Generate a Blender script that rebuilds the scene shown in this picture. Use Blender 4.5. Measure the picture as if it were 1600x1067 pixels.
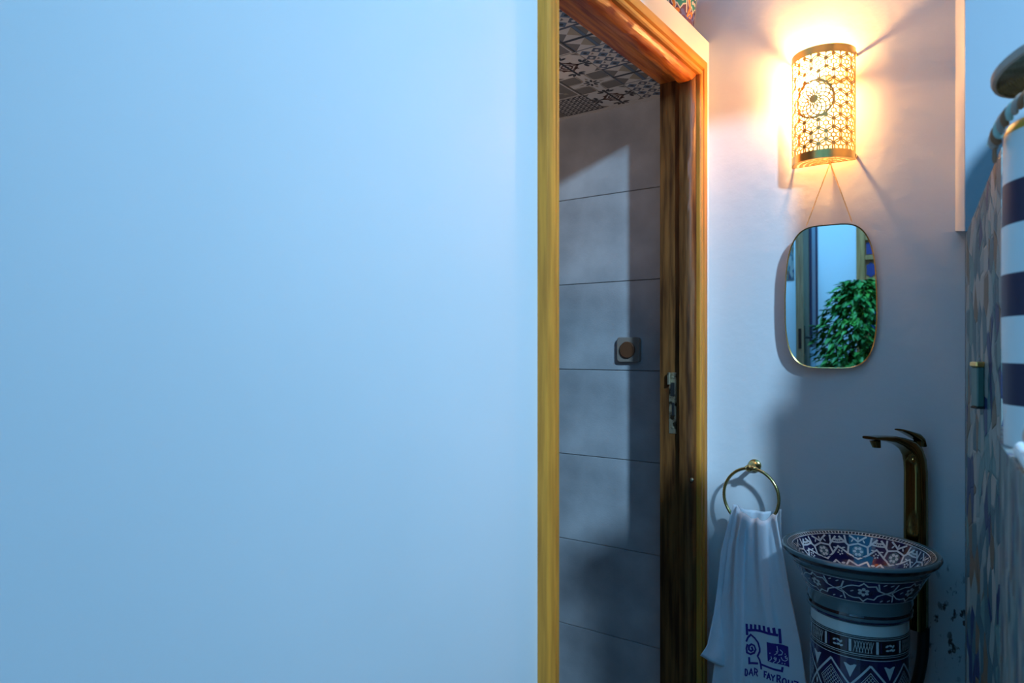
import bpy, math, random
from mathutils import Vector, Matrix, noise

# ------------------------------------------------------------------ scene, camera, light
scene = bpy.context.scene
for o in list(bpy.data.objects):
    bpy.data.objects.remove(o)
col = scene.collection
H = 1.32                      # eye height above the floor; all heights below are given relative to the eye
PI = math.pi
YAW = math.radians(35.81)

cd = bpy.data.cameras.new('camera'); cam = bpy.data.objects.new('camera', cd); col.objects.link(cam)
cam.location = (0, 0, H); cam.rotation_euler = (PI / 2, 0, YAW)
cd.sensor_width = 36; cd.lens = 24.48; cd.shift_y = 0.0084; cd.clip_start = 0.02
cd.dof.use_dof = True; cd.dof.focus_distance = 1.75; cd.dof.aperture_fstop = 4.0
scene.camera = cam

world = bpy.data.worlds.new('world'); scene.world = world; world.use_nodes = True
bg = world.node_tree.nodes['Background']
bg.inputs[0].default_value = (0.035, 0.42, 0.92, 1); bg.inputs[1].default_value = 1.35

def area_light(name, loc, target, size, power, color, shape='DISK', spread=180):
    l = bpy.data.lights.new(name, 'AREA'); l.shape = shape; l.size = size; l.energy = power; l.color = color; l.spread = math.radians(spread)
    o = bpy.data.objects.new(name, l); col.objects.link(o)
    o.location = loc
    d = Vector(target) - Vector(loc)
    o.rotation_euler = d.to_track_quat('-Z', 'Y').to_euler()
    return o
# cool daylight that falls into the passage over the low wall, and the open sky over the courtyard behind
area_light('courtyard_daylight', (1.13, 0.17, 1.37 + H), (-0.52, 1.93, -0.55 + H), 0.15, 32, (0.39, 0.69, 1.0), 'DISK', 100)
area_light('courtyard_sky', (-0.6, -1.0, 2.3 + H), (-0.55, -2.1, 0.9), 0.8, 36, (0.17, 0.54, 1.0), 'DISK', 100)
area_light('bathroom_fill', (-1.50, 1.20, 0.30 + H), (-1.20, 1.50, 0.77 + H), 0.12, 1.1, (1.0, 0.78, 0.68), 'DISK', 130)  # added warm fill for the bathroom ceiling; no lamp known there

vs = scene.view_settings
vs.view_transform = 'Standard'; vs.look = 'None'; vs.exposure = 0.0; vs.gamma = 1.0; vs.use_curve_mapping = False

# ------------------------------------------------------------------ materials
MATS = {}
def mat(name, color, rough=0.5, metal=0.0, coat=0.0, color2=None, nscale=8.0, stretch=(1, 1, 1), bump=0.0, bscale=40.0,
        ndetail=6.0, lo=0.35, hi=0.65, emit=None, spec=0.5, bstretch=None):
    m = bpy.data.materials.new(name); m.use_nodes = True
    nt = m.node_tree; N = nt.nodes; L = nt.links; b = N['Principled BSDF']
    b.inputs['Base Color'].default_value = (*color, 1); b.inputs['Roughness'].default_value = rough
    b.inputs['Metallic'].default_value = metal; b.inputs['Coat Weight'].default_value = coat
    b.inputs['Specular IOR Level'].default_value = spec
    tc = N.new('ShaderNodeTexCoord')
    if color2 is not None:
        mp = N.new('ShaderNodeMapping'); mp.inputs['Scale'].default_value = stretch
        L.new(tc.outputs['Object'], mp.inputs['Vector'])
        nz = N.new('ShaderNodeTexNoise'); nz.inputs['Scale'].default_value = nscale; nz.inputs['Detail'].default_value = ndetail
        L.new(mp.outputs[0], nz.inputs['Vector'])
        r = N.new('ShaderNodeValToRGB'); r.color_ramp.elements[0].position = lo; r.color_ramp.elements[1].position = hi
        r.color_ramp.elements[0].color = (*color, 1); r.color_ramp.elements[1].color = (*color2, 1)
        L.new(nz.outputs['Fac'], r.inputs[0]); L.new(r.outputs[0], b.inputs['Base Color'])
    if bump:
        mp2 = N.new('ShaderNodeMapping'); mp2.inputs['Scale'].default_value = bstretch or stretch
        L.new(tc.outputs['Object'], mp2.inputs['Vector'])
        n2 = N.new('ShaderNodeTexNoise'); n2.inputs['Scale'].default_value = bscale; n2.inputs['Detail'].default_value = 5
        L.new(mp2.outputs[0], n2.inputs['Vector'])
        bp = N.new('ShaderNodeBump'); bp.inputs['Strength'].default_value = bump; bp.inputs['Distance'].default_value = 0.004
        L.new(n2.outputs['Fac'], bp.inputs['Height']); L.new(bp.outputs[0], b.inputs['Normal'])
    if emit:
        b.inputs['Emission Color'].default_value = (*emit[0], 1); b.inputs['Emission Strength'].default_value = emit[1]
    MATS[name] = m
    return m

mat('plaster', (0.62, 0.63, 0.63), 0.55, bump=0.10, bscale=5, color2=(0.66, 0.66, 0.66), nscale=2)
mat('plaster_dimmed', (0.25, 0.29, 0.32), 0.55, bump=0.15, bscale=14)  # plaster colour darkened so the daylit near face is not overbright
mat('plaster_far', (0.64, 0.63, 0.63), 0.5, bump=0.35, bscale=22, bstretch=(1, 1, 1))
mat('concrete_tile', (0.33, 0.335, 0.35), 0.5, color2=(0.52, 0.52, 0.53), nscale=7, bump=0.16, bscale=180, ndetail=9, lo=0.3, hi=0.7)
mat('grout', (0.30, 0.30, 0.30), 0.8)
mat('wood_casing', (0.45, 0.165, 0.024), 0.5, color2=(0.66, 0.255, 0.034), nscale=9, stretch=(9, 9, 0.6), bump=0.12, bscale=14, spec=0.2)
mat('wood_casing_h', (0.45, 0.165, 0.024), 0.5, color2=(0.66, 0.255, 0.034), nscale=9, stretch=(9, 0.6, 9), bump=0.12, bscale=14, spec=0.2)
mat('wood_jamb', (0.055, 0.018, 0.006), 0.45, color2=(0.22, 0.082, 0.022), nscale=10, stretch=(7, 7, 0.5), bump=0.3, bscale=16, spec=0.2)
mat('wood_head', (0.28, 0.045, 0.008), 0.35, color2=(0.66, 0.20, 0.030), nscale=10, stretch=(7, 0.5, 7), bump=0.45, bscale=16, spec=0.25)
mat('steel_old', (0.42, 0.36, 0.24), 0.45, 0.8, color2=(0.05, 0.035, 0.02), nscale=45, lo=0.5, hi=0.6)
mat('black_hole', (0.008, 0.006, 0.005), 0.8)
mat('brass', (0.78, 0.50, 0.16), 0.28, 1.0)
mat('brass_fret', (0.62, 0.40, 0.13), 0.35, 1.0)
mat('brass_dark', (0.22, 0.145, 0.045), 0.09, 1.0)
mat('brass_ring', (0.50, 0.40, 0.16), 0.22, 1.0)
mat('brass_groove', (0.16, 0.12, 0.04), 0.35, 1.0)
mat('gold_frame', (0.80, 0.58, 0.22), 0.25, 1.0)
mat('mirror_glass', (0.93, 0.95, 0.96), 0.0, 1.0)
mat('bulb', (1, 0.8, 0.5), 0.4, emit=((1.0, 0.52, 0.18), 1900.0))
mat('cloth', (0.72, 0.74, 0.78), 0.9, bump=0.12, bscale=320)
mat('embroidery', (0.035, 0.012, 0.22), 0.7)
mat('thread_white', (0.6, 0.62, 0.75), 0.7)
mat('glaze_white', (0.68, 0.74, 0.72), 0.12, coat=0.5, color2=(0.60, 0.68, 0.66), nscale=12)
mat('glaze_navy', (0.006, 0.008, 0.045), 0.10, coat=0.6, color2=(0.012, 0.012, 0.085), nscale=25)
mat('glaze_black', (0.006, 0.006, 0.014), 0.12, coat=0.5)
mat('glaze_teal', (0.09, 0.16, 0.18), 0.15, coat=0.5)
mat('paint_white', (0.60, 0.63, 0.62), 0.3, coat=0.3)
mat('paint_dark', (0.01, 0.012, 0.05), 0.3)
mat('pipe_shadow_black', (0.012, 0.012, 0.014), 0.45)
mat('bronze_plate', (0.27, 0.21, 0.17), 0.5)
mat('brown_knob', (0.13, 0.045, 0.016), 0.6)
mat('t_cream', (0.62, 0.57, 0.52), 0.4); mat('t_black', (0.012, 0.012, 0.016), 0.4); mat('t_taupe', (0.17, 0.145, 0.12), 0.4)
mat('t_slate', (0.075, 0.085, 0.12), 0.4); mat('t_brown', (0.13, 0.055, 0.03), 0.4); mat('t_sand', (0.36, 0.29, 0.20), 0.4); mat('t_blue', (0.10, 0.15, 0.22), 0.4)
mat('p_orange', (0.70, 0.22, 0.03), 0.2, coat=0.5); mat('p_green', (0.03, 0.24, 0.17), 0.2, coat=0.5); mat('p_cream', (0.72, 0.64, 0.50), 0.2, coat=0.5)
mat('p_plum', (0.13, 0.05, 0.09), 0.2, coat=0.5); mat('p_blue', (0.12, 0.12, 0.30), 0.2, coat=0.5); mat('p_yellow', (0.66, 0.36, 0.04), 0.2, coat=0.5)
mat('straw', (0.20, 0.17, 0.11), 0.7, color2=(0.38, 0.33, 0.24), nscale=60, bump=0.5, bscale=120)
mat('straw_pink', (0.45, 0.32, 0.26), 0.7); mat('straw_mint', (0.42, 0.55, 0.48), 0.7); mat('straw_rust', (0.32, 0.13, 0.06), 0.7)
mat('band_white', (0.66, 0.72, 0.72), 0.45); mat('band_navy', (0.010, 0.016, 0.05), 0.45); mat('band_yellow', (0.55, 0.32, 0.03), 0.4)
mat('bead_pink', (0.62, 0.36, 0.26), 0.5); mat('green_enamel', (0.05, 0.13, 0.11), 0.3)
mat('floor_cement', (0.30, 0.29, 0.28), 0.6, color2=(0.22, 0.22, 0.22), nscale=6)
mat('leaf', (0.012, 0.11, 0.018), 0.5, color2=(0.07, 0.27, 0.03), nscale=9, spec=0.3)
mat('bark', (0.12, 0.08, 0.05), 0.8, bump=0.4); mat('terracotta', (0.35, 0.14, 0.07), 0.7)
mat('wood_door', (0.30, 0.13, 0.035), 0.5, color2=(0.46, 0.22, 0.07), nscale=8, stretch=(8, 8, 0.6), bump=0.15)
mat('wood_grey', (0.24, 0.13, 0.06), 0.6, color2=(0.40, 0.24, 0.12), nscale=8, stretch=(8, 8, 0.6), bump=0.2)
mat('door_blue', (0.012, 0.03, 0.14), 0.45); mat('shutter_navy', (0.02, 0.025, 0.06), 0.4); mat('shutter_grey', (0.16, 0.22, 0.27), 0.35)
mat('pipe_blue', (0.35, 0.52, 0.62), 0.4); mat('iron', (0.03, 0.025, 0.022), 0.4, 0.7)

# stained lower part of the far wall: damp spots with their own shape
def stain_plaster():
    m = MATS['plaster_far']; nt = m.node_tree; N = nt.nodes; L = nt.links; b = N['Principled BSDF']
    tc = N.new('ShaderNodeTexCoord'); sep = N.new('ShaderNodeSeparateXYZ'); L.new(tc.outputs['Object'], sep.inputs[0])
    def mr(sock, a, bb):
        n = N.new('ShaderNodeMapRange'); n.inputs[1].default_value = a; n.inputs[2].default_value = bb; L.new(sock, n.inputs[0]); return n.outputs[0]
    def mul(p, q):
        n = N.new('ShaderNodeMath'); n.operation = 'MULTIPLY'; L.new(p, n.inputs[0]); L.new(q, n.inputs[1]); return n.outputs[0]
    mp = N.new('ShaderNodeMapping'); mp.inputs['Scale'].default_value = (1.25, 1, 0.75); L.new(tc.outputs['Object'], mp.inputs[0])
    nz = N.new('ShaderNodeTexNoise'); nz.inputs['Scale'].default_value = 55; nz.inputs['Detail'].default_value = 6; L.new(mp.outputs[0], nz.inputs[0])
    spots = mr(nz.outputs['Fac'], 0.575, 0.65)
    n3 = N.new('ShaderNodeTexNoise'); n3.inputs['Scale'].default_value = 11; L.new(tc.outputs['Object'], n3.inputs[0])
    big = mr(n3.outputs['Fac'], 0.42, 0.60)
    f = mul(mul(mul(spots, big), mr(sep.outputs[2], H - 0.42, H - 0.56)), mr(sep.outputs[0], -0.26, -0.16))
    mx = N.new('ShaderNodeMix'); mx.data_type = 'RGBA'
    mx.inputs[6].default_value = (0.64, 0.63, 0.63, 1); mx.inputs[7].default_value = (0.06, 0.04, 0.035, 1)
    L.new(f, mx.inputs[0]); L.new(mx.outputs[2], b.inputs['Base Color'])
stain_plaster()

def mosaic_material():
    m = bpy.data.materials.new('mosaic'); m.use_nodes = True; nt = m.node_tree; N = nt.nodes; L = nt.links; b = N['Principled BSDF']
    tc = N.new('ShaderNodeTexCoord'); v = N.new('ShaderNodeTexVoronoi'); v.inputs['Scale'].default_value = 85
    mp = N.new('ShaderNodeMapping'); mp.inputs['Scale'].default_value = (1, 1, 0.22); L.new(tc.outputs['Object'], mp.inputs[0])
    L.new(mp.outputs[0], v.inputs['Vector'])
    r = N.new('ShaderNodeValToRGB'); r.color_ramp.interpolation = 'CONSTANT'
    cols = [(0.0, (0.20, 0.24, 0.23)), (0.22, (0.05, 0.11, 0.13)), (0.42, (0.30, 0.28, 0.25)), (0.60, (0.14, 0.095, 0.06)), (0.72, (0.02, 0.035, 0.10)), (0.84, (0.10, 0.19, 0.19))]
    e = r.color_ramp.elements; e[0].position, e[0].color = cols[0][0], (*cols[0][1], 1); e[1].position, e[1].color = cols[1][0], (*cols[1][1], 1)
    for p, c in cols[2:]:
        k = e.new(p); k.color = (*c, 1)
    s = N.new('ShaderNodeSeparateColor'); L.new(v.outputs['Color'], s.inputs[0]); L.new(s.outputs[0], r.inputs[0]); L.new(r.outputs[0], b.inputs['Base Color'])
    b.inputs['Roughness'].default_value = 0.35
    v2 = N.new('ShaderNodeTexVoronoi'); v2.feature = 'DISTANCE_TO_EDGE'; v2.inputs['Scale'].default_value = 85; L.new(mp.outputs[0], v2.inputs['Vector'])
    mr = N.new('ShaderNodeMapRange'); mr.inputs[2].default_value = 0.06; L.new(v2.outputs['Distance'], mr.inputs[0])
    bp = N.new('ShaderNodeBump'); bp.inputs['Strength'].default_value = 0.5; bp.inputs['Distance'].default_value = 0.002
    L.new(mr.outputs[0], bp.inputs['Height']); L.new(bp.outputs[0], b.inputs['Normal'])
    MATS['mosaic'] = m
mosaic_material()

# ------------------------------------------------------------------ helpers
def empty(name, loc, label=None, cat=None, group=None, kind=None):
    o = bpy.data.objects.new(name, None); o.empty_display_size = 0.05; col.objects.link(o)
    o.location = (loc[0], loc[1], loc[2] + H)
    tag(o, label, cat, group, kind); return o
def tag(o, label=None, cat=None, group=None, kind=None):
    if label: o['label'] = label
    if cat: o['category'] = cat
    if group: o['group'] = group
    if kind: o['kind'] = kind
    return o
def root_loc(o):
    v = Vector((0, 0, 0))
    while o is not None:
        v = v + Vector(o.location); o = o.parent
    return v

class MB:
    """collects vertices (heights relative to the eye) and faces; build() links them as ONE mesh object"""
    def __init__(s): s.v = []; s.f = []; s.m = []
    def add(s, verts, faces, mi=0):
        n = len(s.v); s.v += [tuple(p) for p in verts]; s.f += [tuple(i + n for i in f) for f in faces]; s.m += [mi] * len(faces); return s
    def box(s, x0, x1, y0, y1, z0, z1, mi=0, bev=0.0):
        if bev <= 0:
            V = [(x, y, z) for x in (x0, x1) for y in (y0, y1) for z in (z0, z1)]
            return s.add(V, [(0, 1, 3, 2), (4, 6, 7, 5), (0, 4, 5, 1), (2, 3, 7, 6), (0, 2, 6, 4), (1, 5, 7, 3)], mi)
        V = []; b = bev
        for x, sx in ((x0, 1), (x1, -1)):
            for y, sy in ((y0, 1), (y1, -1)):
                for z, sz in ((z0, 1), (z1, -1)):
                    V += [(x, y + sy * b, z + sz * b), (x + sx * b, y, z + sz * b), (x + sx * b, y + sy * b, z)]
        i = lambda a, c, d, k: ((a * 2 + c) * 2 + d) * 3 + k
        F = [(i(0,0,0,0), i(0,0,1,0), i(0,1,1,0), i(0,1,0,0)), (i(1,0,0,0), i(1,1,0,0), i(1,1,1,0), i(1,0,1,0)),
             (i(0,0,0,1), i(1,0,0,1), i(1,0,1,1), i(0,0,1,1)), (i(0,1,0,1), i(0,1,1,1), i(1,1,1,1), i(1,1,0,1)),
             (i(0,0,0,2), i(0,1,0,2), i(1,1,0,2), i(1,0,0,2)), (i(0,0,1,2), i(1,0,1,2), i(1,1,1,2), i(0,1,1,2))]
        for a in (0, 1):
            for c in (0, 1):
                F.append((i(a,c,0,0), i(a,c,1,0), i(a,c,1,1), i(a,c,0,1)))
                F.append((i(a,0,c,0), i(a,1,c,0), i(a,1,c,2), i(a,0,c,2)))
                F.append((i(0,a,c,1), i(1,a,c,1), i(1,a,c,2), i(0,a,c,2)))
                for d in (0, 1): F.append((i(a,c,d,0), i(a,c,d,1), i(a,c,d,2)))
        return s.add(V, F, mi)
    def prism(s, pts, z0, z1, mi=0):        # polygon in plan, extruded upward
        n = len(pts); V = [(p[0], p[1], z0) for p in pts] + [(p[0], p[1], z1) for p in pts]
        F = [(i, (i + 1) % n, n + (i + 1) % n, n + i) for i in range(n)] + [tuple(range(n - 1, -1, -1)), tuple(range(n, 2 * n))]
        return s.add(V, F, mi)
    def loops(s, rings, mi=0, close=True, cap=(True, True)):
        n = len(rings[0]); V = [p for r in rings for p in r]; F = []
        for k in range(len(rings) - 1):
            for i in range(n if close else n - 1):
                j = (i + 1) % n; F.append((k * n + i, k * n + j, (k + 1) * n + j, (k + 1) * n + i))
        if cap[0] and close: F.append(tuple(range(n - 1, -1, -1)))
        if cap[1] and close: F.append(tuple(range((len(rings) - 1) * n, len(rings) * n)))
        return s.add(V, F, mi)
    def tube(s, path, r, n=10, mi=0, cap=True, closed=False):
        P = [Vector(p) for p in path]; rings = []; up = None
        m = len(P)
        for k in range(m):
            if closed: d = P[(k + 1) % m] - P[k - 1]
            else: d = P[min(k + 1, m - 1)] - P[max(k - 1, 0)]
            d.normalize()
            if up is None: up = Vector((0, 0, 1)) if abs(d.z) < 0.9 else Vector((1, 0, 0))
            a = d.cross(up).normalized(); up = a.cross(d).normalized()
            rr = r[k] if isinstance(r, (list, tuple)) else r
            rings.append([tuple(P[k] + a * (rr * math.cos(t)) + up * (rr * math.sin(t))) for t in [2 * PI * i / n for i in range(n)]])
        if closed: rings.append(rings[0]); cap = False
        return s.loops(rings, mi, True, (cap, cap))
    def lathe(s, prof, c, n=48, mi=0, a0=0.0, a1=2 * PI, cap=(False, False)):
        full = abs(a1 - a0 - 2 * PI) < 1e-6; m = n if full else n + 1
        rings = [[(c[0] + r * math.cos(a0 + (a1 - a0) * i / n), c[1] + r * math.sin(a0 + (a1 - a0) * i / n), c[2] + z) for i in range(m)] for r, z in prof]
        return s.loops(rings, mi, full, cap)
    def sphere(s, c, r, n=16, m=10, mi=0, sc=(1, 1, 1)):
        rings = [[(c[0] + sc[0] * r * math.sin(PI * k / m) * math.cos(2 * PI * i / n), c[1] + sc[1] * r * math.sin(PI * k / m) * math.sin(2 * PI * i / n), c[2] + sc[2] * r * math.cos(PI * k / m)) for i in range(n)] for k in range(m + 1)]
        return s.loops(rings, mi, True, (False, False))
    def ribbon(s, path, w, fn, h=0.0004, thick=0.0, mi=0, closed=False, step=0.006):
        """a painted or cut line: 2D path widened by w, laid on the surface fn(a, b, height)"""
        Q = []
        pts = list(path) + ([path[0]] if closed else [])
        for k in range(len(pts) - 1):
            (x0, y0), (x1, y1) = pts[k], pts[k + 1]; L = math.hypot(x1 - x0, y1 - y0); c = max(1, int(math.ceil(L / step)))
            for t in range(c): Q.append((x0 + (x1 - x0) * t / c, y0 + (y1 - y0) * t / c))
        if not closed: Q.append(pts[-1])
        n = len(Q); Lf = []; Rt = []
        for k in range(n):
            if closed: p, q = Q[k - 1], Q[(k + 1) % n]
            else: p, q = Q[max(k - 1, 0)], Q[min(k + 1, n - 1)]
            dx, dy = q[0] - p[0], q[1] - p[1]; l = math.hypot(dx, dy) or 1e-9
            ww = w / 2
            # widen at corners so that the line keeps its width
            a, b = (Q[k][0] - p[0], Q[k][1] - p[1]), (q[0] - Q[k][0], q[1] - Q[k][1])
            la, lb = math.hypot(*a), math.hypot(*b)
            if la > 1e-9 and lb > 1e-9:
                cs = max(-1, min(1, (a[0] * b[0] + a[1] * b[1]) / la / lb)); ww = ww / max(0.55, math.sqrt((1 + cs) / 2))
            nx, ny = -dy / l * ww, dx / l * ww
            Lf.append((Q[k][0] + nx, Q[k][1] + ny)); Rt.append((Q[k][0] - nx, Q[k][1] - ny))
        m = n if closed else n - 1
        V = [fn(*p, h) for p in Lf] + [fn(*p, h) for p in Rt]
        F = [(k, n + k, n + (k + 1) % n, (k + 1) % n) for k in range(m)]
        if thick:
            V += [fn(*p, h - thick) for p in Lf] + [fn(*p, h - thick) for p in Rt]
            for k in range(m):
                j = (k + 1) % n
                F += [(2 * n + k, 2 * n + j, 3 * n + j, 3 * n + k), (k, j, 2 * n + j, 2 * n + k), (n + k, 3 * n + k, 3 * n + j, n + j)]
        return s.add(V, F, mi)
    def blob(s, pts, fn, h=0.0004, mi=0):    # small filled polygon laid on a surface
        n = len(pts); c = (sum(p[0] for p in pts) / n, sum(p[1] for p in pts) / n)
        V = [fn(*c, h)] + [fn(*p, h) for p in pts]
        return s.add(V, [(0, 1 + i, 1 + (i + 1) % n) for i in range(n)], mi)
    def build(s, name, mats, parent=None, smooth=False, origin=None):
        if isinstance(mats, str): mats = [mats]
        off = root_loc(parent) if parent is not None else Vector(origin if origin else (0, 0, 0))
        me = bpy.data.meshes.new(name)
        me.from_pydata([(p[0] - off.x, p[1] - off.y, p[2] + H - off.z) for p in s.v], [], s.f)
        for mm in mats: me.materials.append(MATS[mm])
        me.polygons.foreach_set('material_index', s.m)
        if smooth:
            me.polygons.foreach_set('use_smooth', [True] * len(s.f))
        me.update()
        o = bpy.data.objects.new(name, me); col.objects.link(o)
        if parent is not None: o.parent = parent
        elif origin: o.location = origin
        return o
def recalc(o, angle=None):
    import bmesh
    b = bmesh.new(); b.from_mesh(o.data); bmesh.ops.recalc_face_normals(b, faces=b.faces); b.to_mesh(o.data); b.free()
    if angle:
        o.data.polygons.foreach_set('use_smooth', [True] * len(o.data.polygons)); o.data.set_sharp_from_angle(angle=math.radians(angle))
    return o
def struct(name, mb, m, label=None, parent=None):
    o = mb.build(name, m, parent); recalc(o)
    tag(o, label, None, None, 'structure'); return o
def ell(cx, cy, rx, ry, n=12, rot=0.0):
    c, s_ = math.cos(rot), math.sin(rot)
    return [(cx + rx * math.cos(t) * c - ry * math.sin(t) * s_, cy + rx * math.cos(t) * s_ + ry * math.sin(t) * c) for t in [2 * PI * i / n for i in range(n)]]

XW = -0.71        # face of the left wall
YF = 1.95         # face of the far wall
YB = 1.978        # tiled wall inside the bathroom
FL = -H           # floor

# ------------------------------------------------------------------ the setting
m = MB(); m.box(-2.6, 1.9, -2.4, 2.6, FL - 0.08, FL); struct('floor', m, 'floor_cement')
m = MB()
m.box(XW - 0.10, XW, -1.0, 1.085, FL, 0.882)
m.box(XW - 0.10, XW, -1.0, 1.20, 0.882, 1.10)
m.box(XW - 0.10, XW, 1.085, 1.862, 0.775, 0.881)
m.box(XW - 0.10, XW, 1.862, YF, FL, 0.881)
struct('wall_left', m, 'plaster', 'long white plastered wall with the bathroom doorway')
m = MB(); m.box(XW - 0.10, -0.094, YF, YF + .18, FL, 1.95); m.box(-1.16, XW - 0.10, YF, YF + .18, 0.882, 1.95)
struct('wall_far', m, 'plaster_far', 'narrow white plastered end wall behind the sconce, mirror and basin')
m = MB(); m.box(-1.16, -1.06, 1.20, YF, 0.881, 1.95); struct('wall_alcove', m, 'plaster')
m = MB(); m.box(-2.2, XW - 0.10, 0.55, YB + .10, 0.7735, 0.880); struct('ceiling', m, 't_taupe', 'bathroom ceiling covered with patchwork patterned tiles')
ceiling = bpy.data.objects['ceiling']
m = MB(); m.box(-2.2, XW - 0.10, YB + 0.0095, YB + 0.10, FL, 0.7735); struct('wall_bath_end', m, 'grout', 'bathroom end wall of grey concrete-look tiles')
bath_end = bpy.data.objects['wall_bath_end']
m = MB(); m.box(-2.3, -2.2, 0.45, YB + 0.1, FL, 0.88); struct('wall_bath_side', m, 'concrete_tile')
m = MB(); m.box(-2.2, XW - 0.10, 0.45, 0.55, FL, 0.88); struct('wall_bath_near', m, 'concrete_tile')
m = MB(); m.box(-0.30, 1.9, 2.32, 2.45, FL, 1.95); struct('wall_courtyard', m, 'plaster', 'pale blue-lit wall beyond the mosaic pier')
m = MB(); m.box(-2.6, 1.9, -2.3, -2.2, FL, 1.7); struct('wall_back', m, 'plaster', 'white courtyard wall seen in the oval mirror')
m = MB(); m.box(-2.6, -2.5, -2.2, -1.0, FL, 1.7); m.box(-2.5, XW - 0.10, -1.0, -0.9, FL, 1.7); struct('wall_side', m, 'plaster')
m = MB(); m.box(1.8, 1.9, -2.2, 2.32, FL, 1.7); struct('wall_right', m, 'plaster')

# full-height wall block above the mosaic dado: its splayed left side catches the sconce, its near face the daylight
def tapered(pts, z1):
    mb = MB(); mb.loops([list(pts), [(x, y, z1) for x, y, z in pts]]); return mb
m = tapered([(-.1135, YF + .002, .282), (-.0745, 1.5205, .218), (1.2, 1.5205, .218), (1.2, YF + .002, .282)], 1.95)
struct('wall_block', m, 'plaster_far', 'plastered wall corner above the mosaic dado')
m = tapered([(-.0745, 1.5204, .218), (-.0721, 1.50, .215), (1.2, 1.50, .215), (1.2, 1.5204, .218)], 1.95)  # thin slab in darkened plaster, toning down the daylight on this side
struct('wall_block_face', m, 'plaster_dimmed', 'near face of the wall corner above the mosaic dado, colour darkened to tone down the daylight')
# unseen beam, added to keep the daylight off the top of the far wall
m = MB(); m.box(XW, 1.8, 1.36, 1.44, .885, 1.12); struct('shade_beam', m, 'plaster', 'unseen plastered beam added across the passage to shade the far wall')

# grey concrete-look tiles inside the bathroom
jz = [.4968, .2165, -.0637, -.3440, -.6252, -.9074, -1.1877]
rows = [(jz[0] + .001, .772)] + [(jz[i + 1] + .001, jz[i] - .001) for i in range(6)] + [(FL + .001, jz[6] - .001)]
colsx = [(-1.401, -.812), (-2.001, -1.403), (-2.199, -2.003)]
cache = {}
for (z0, z1) in rows:
    for (x0, x1) in colsx:
        key = (round(x1 - x0, 3), round(z1 - z0, 3))
        if key in cache:
            o = bpy.data.objects.new('tile', cache[key]); col.objects.link(o)
        else:
            mb = MB(); mb.box(0, x1 - x0, 0, 0.0098, -H, z1 - z0 - H, 0, 0.0012); o = mb.build('tile', 'concrete_tile'); recalc(o); cache[key] = o.data
        o.parent = bath_end; o.location = (x0, YB, z0 + H)

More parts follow.
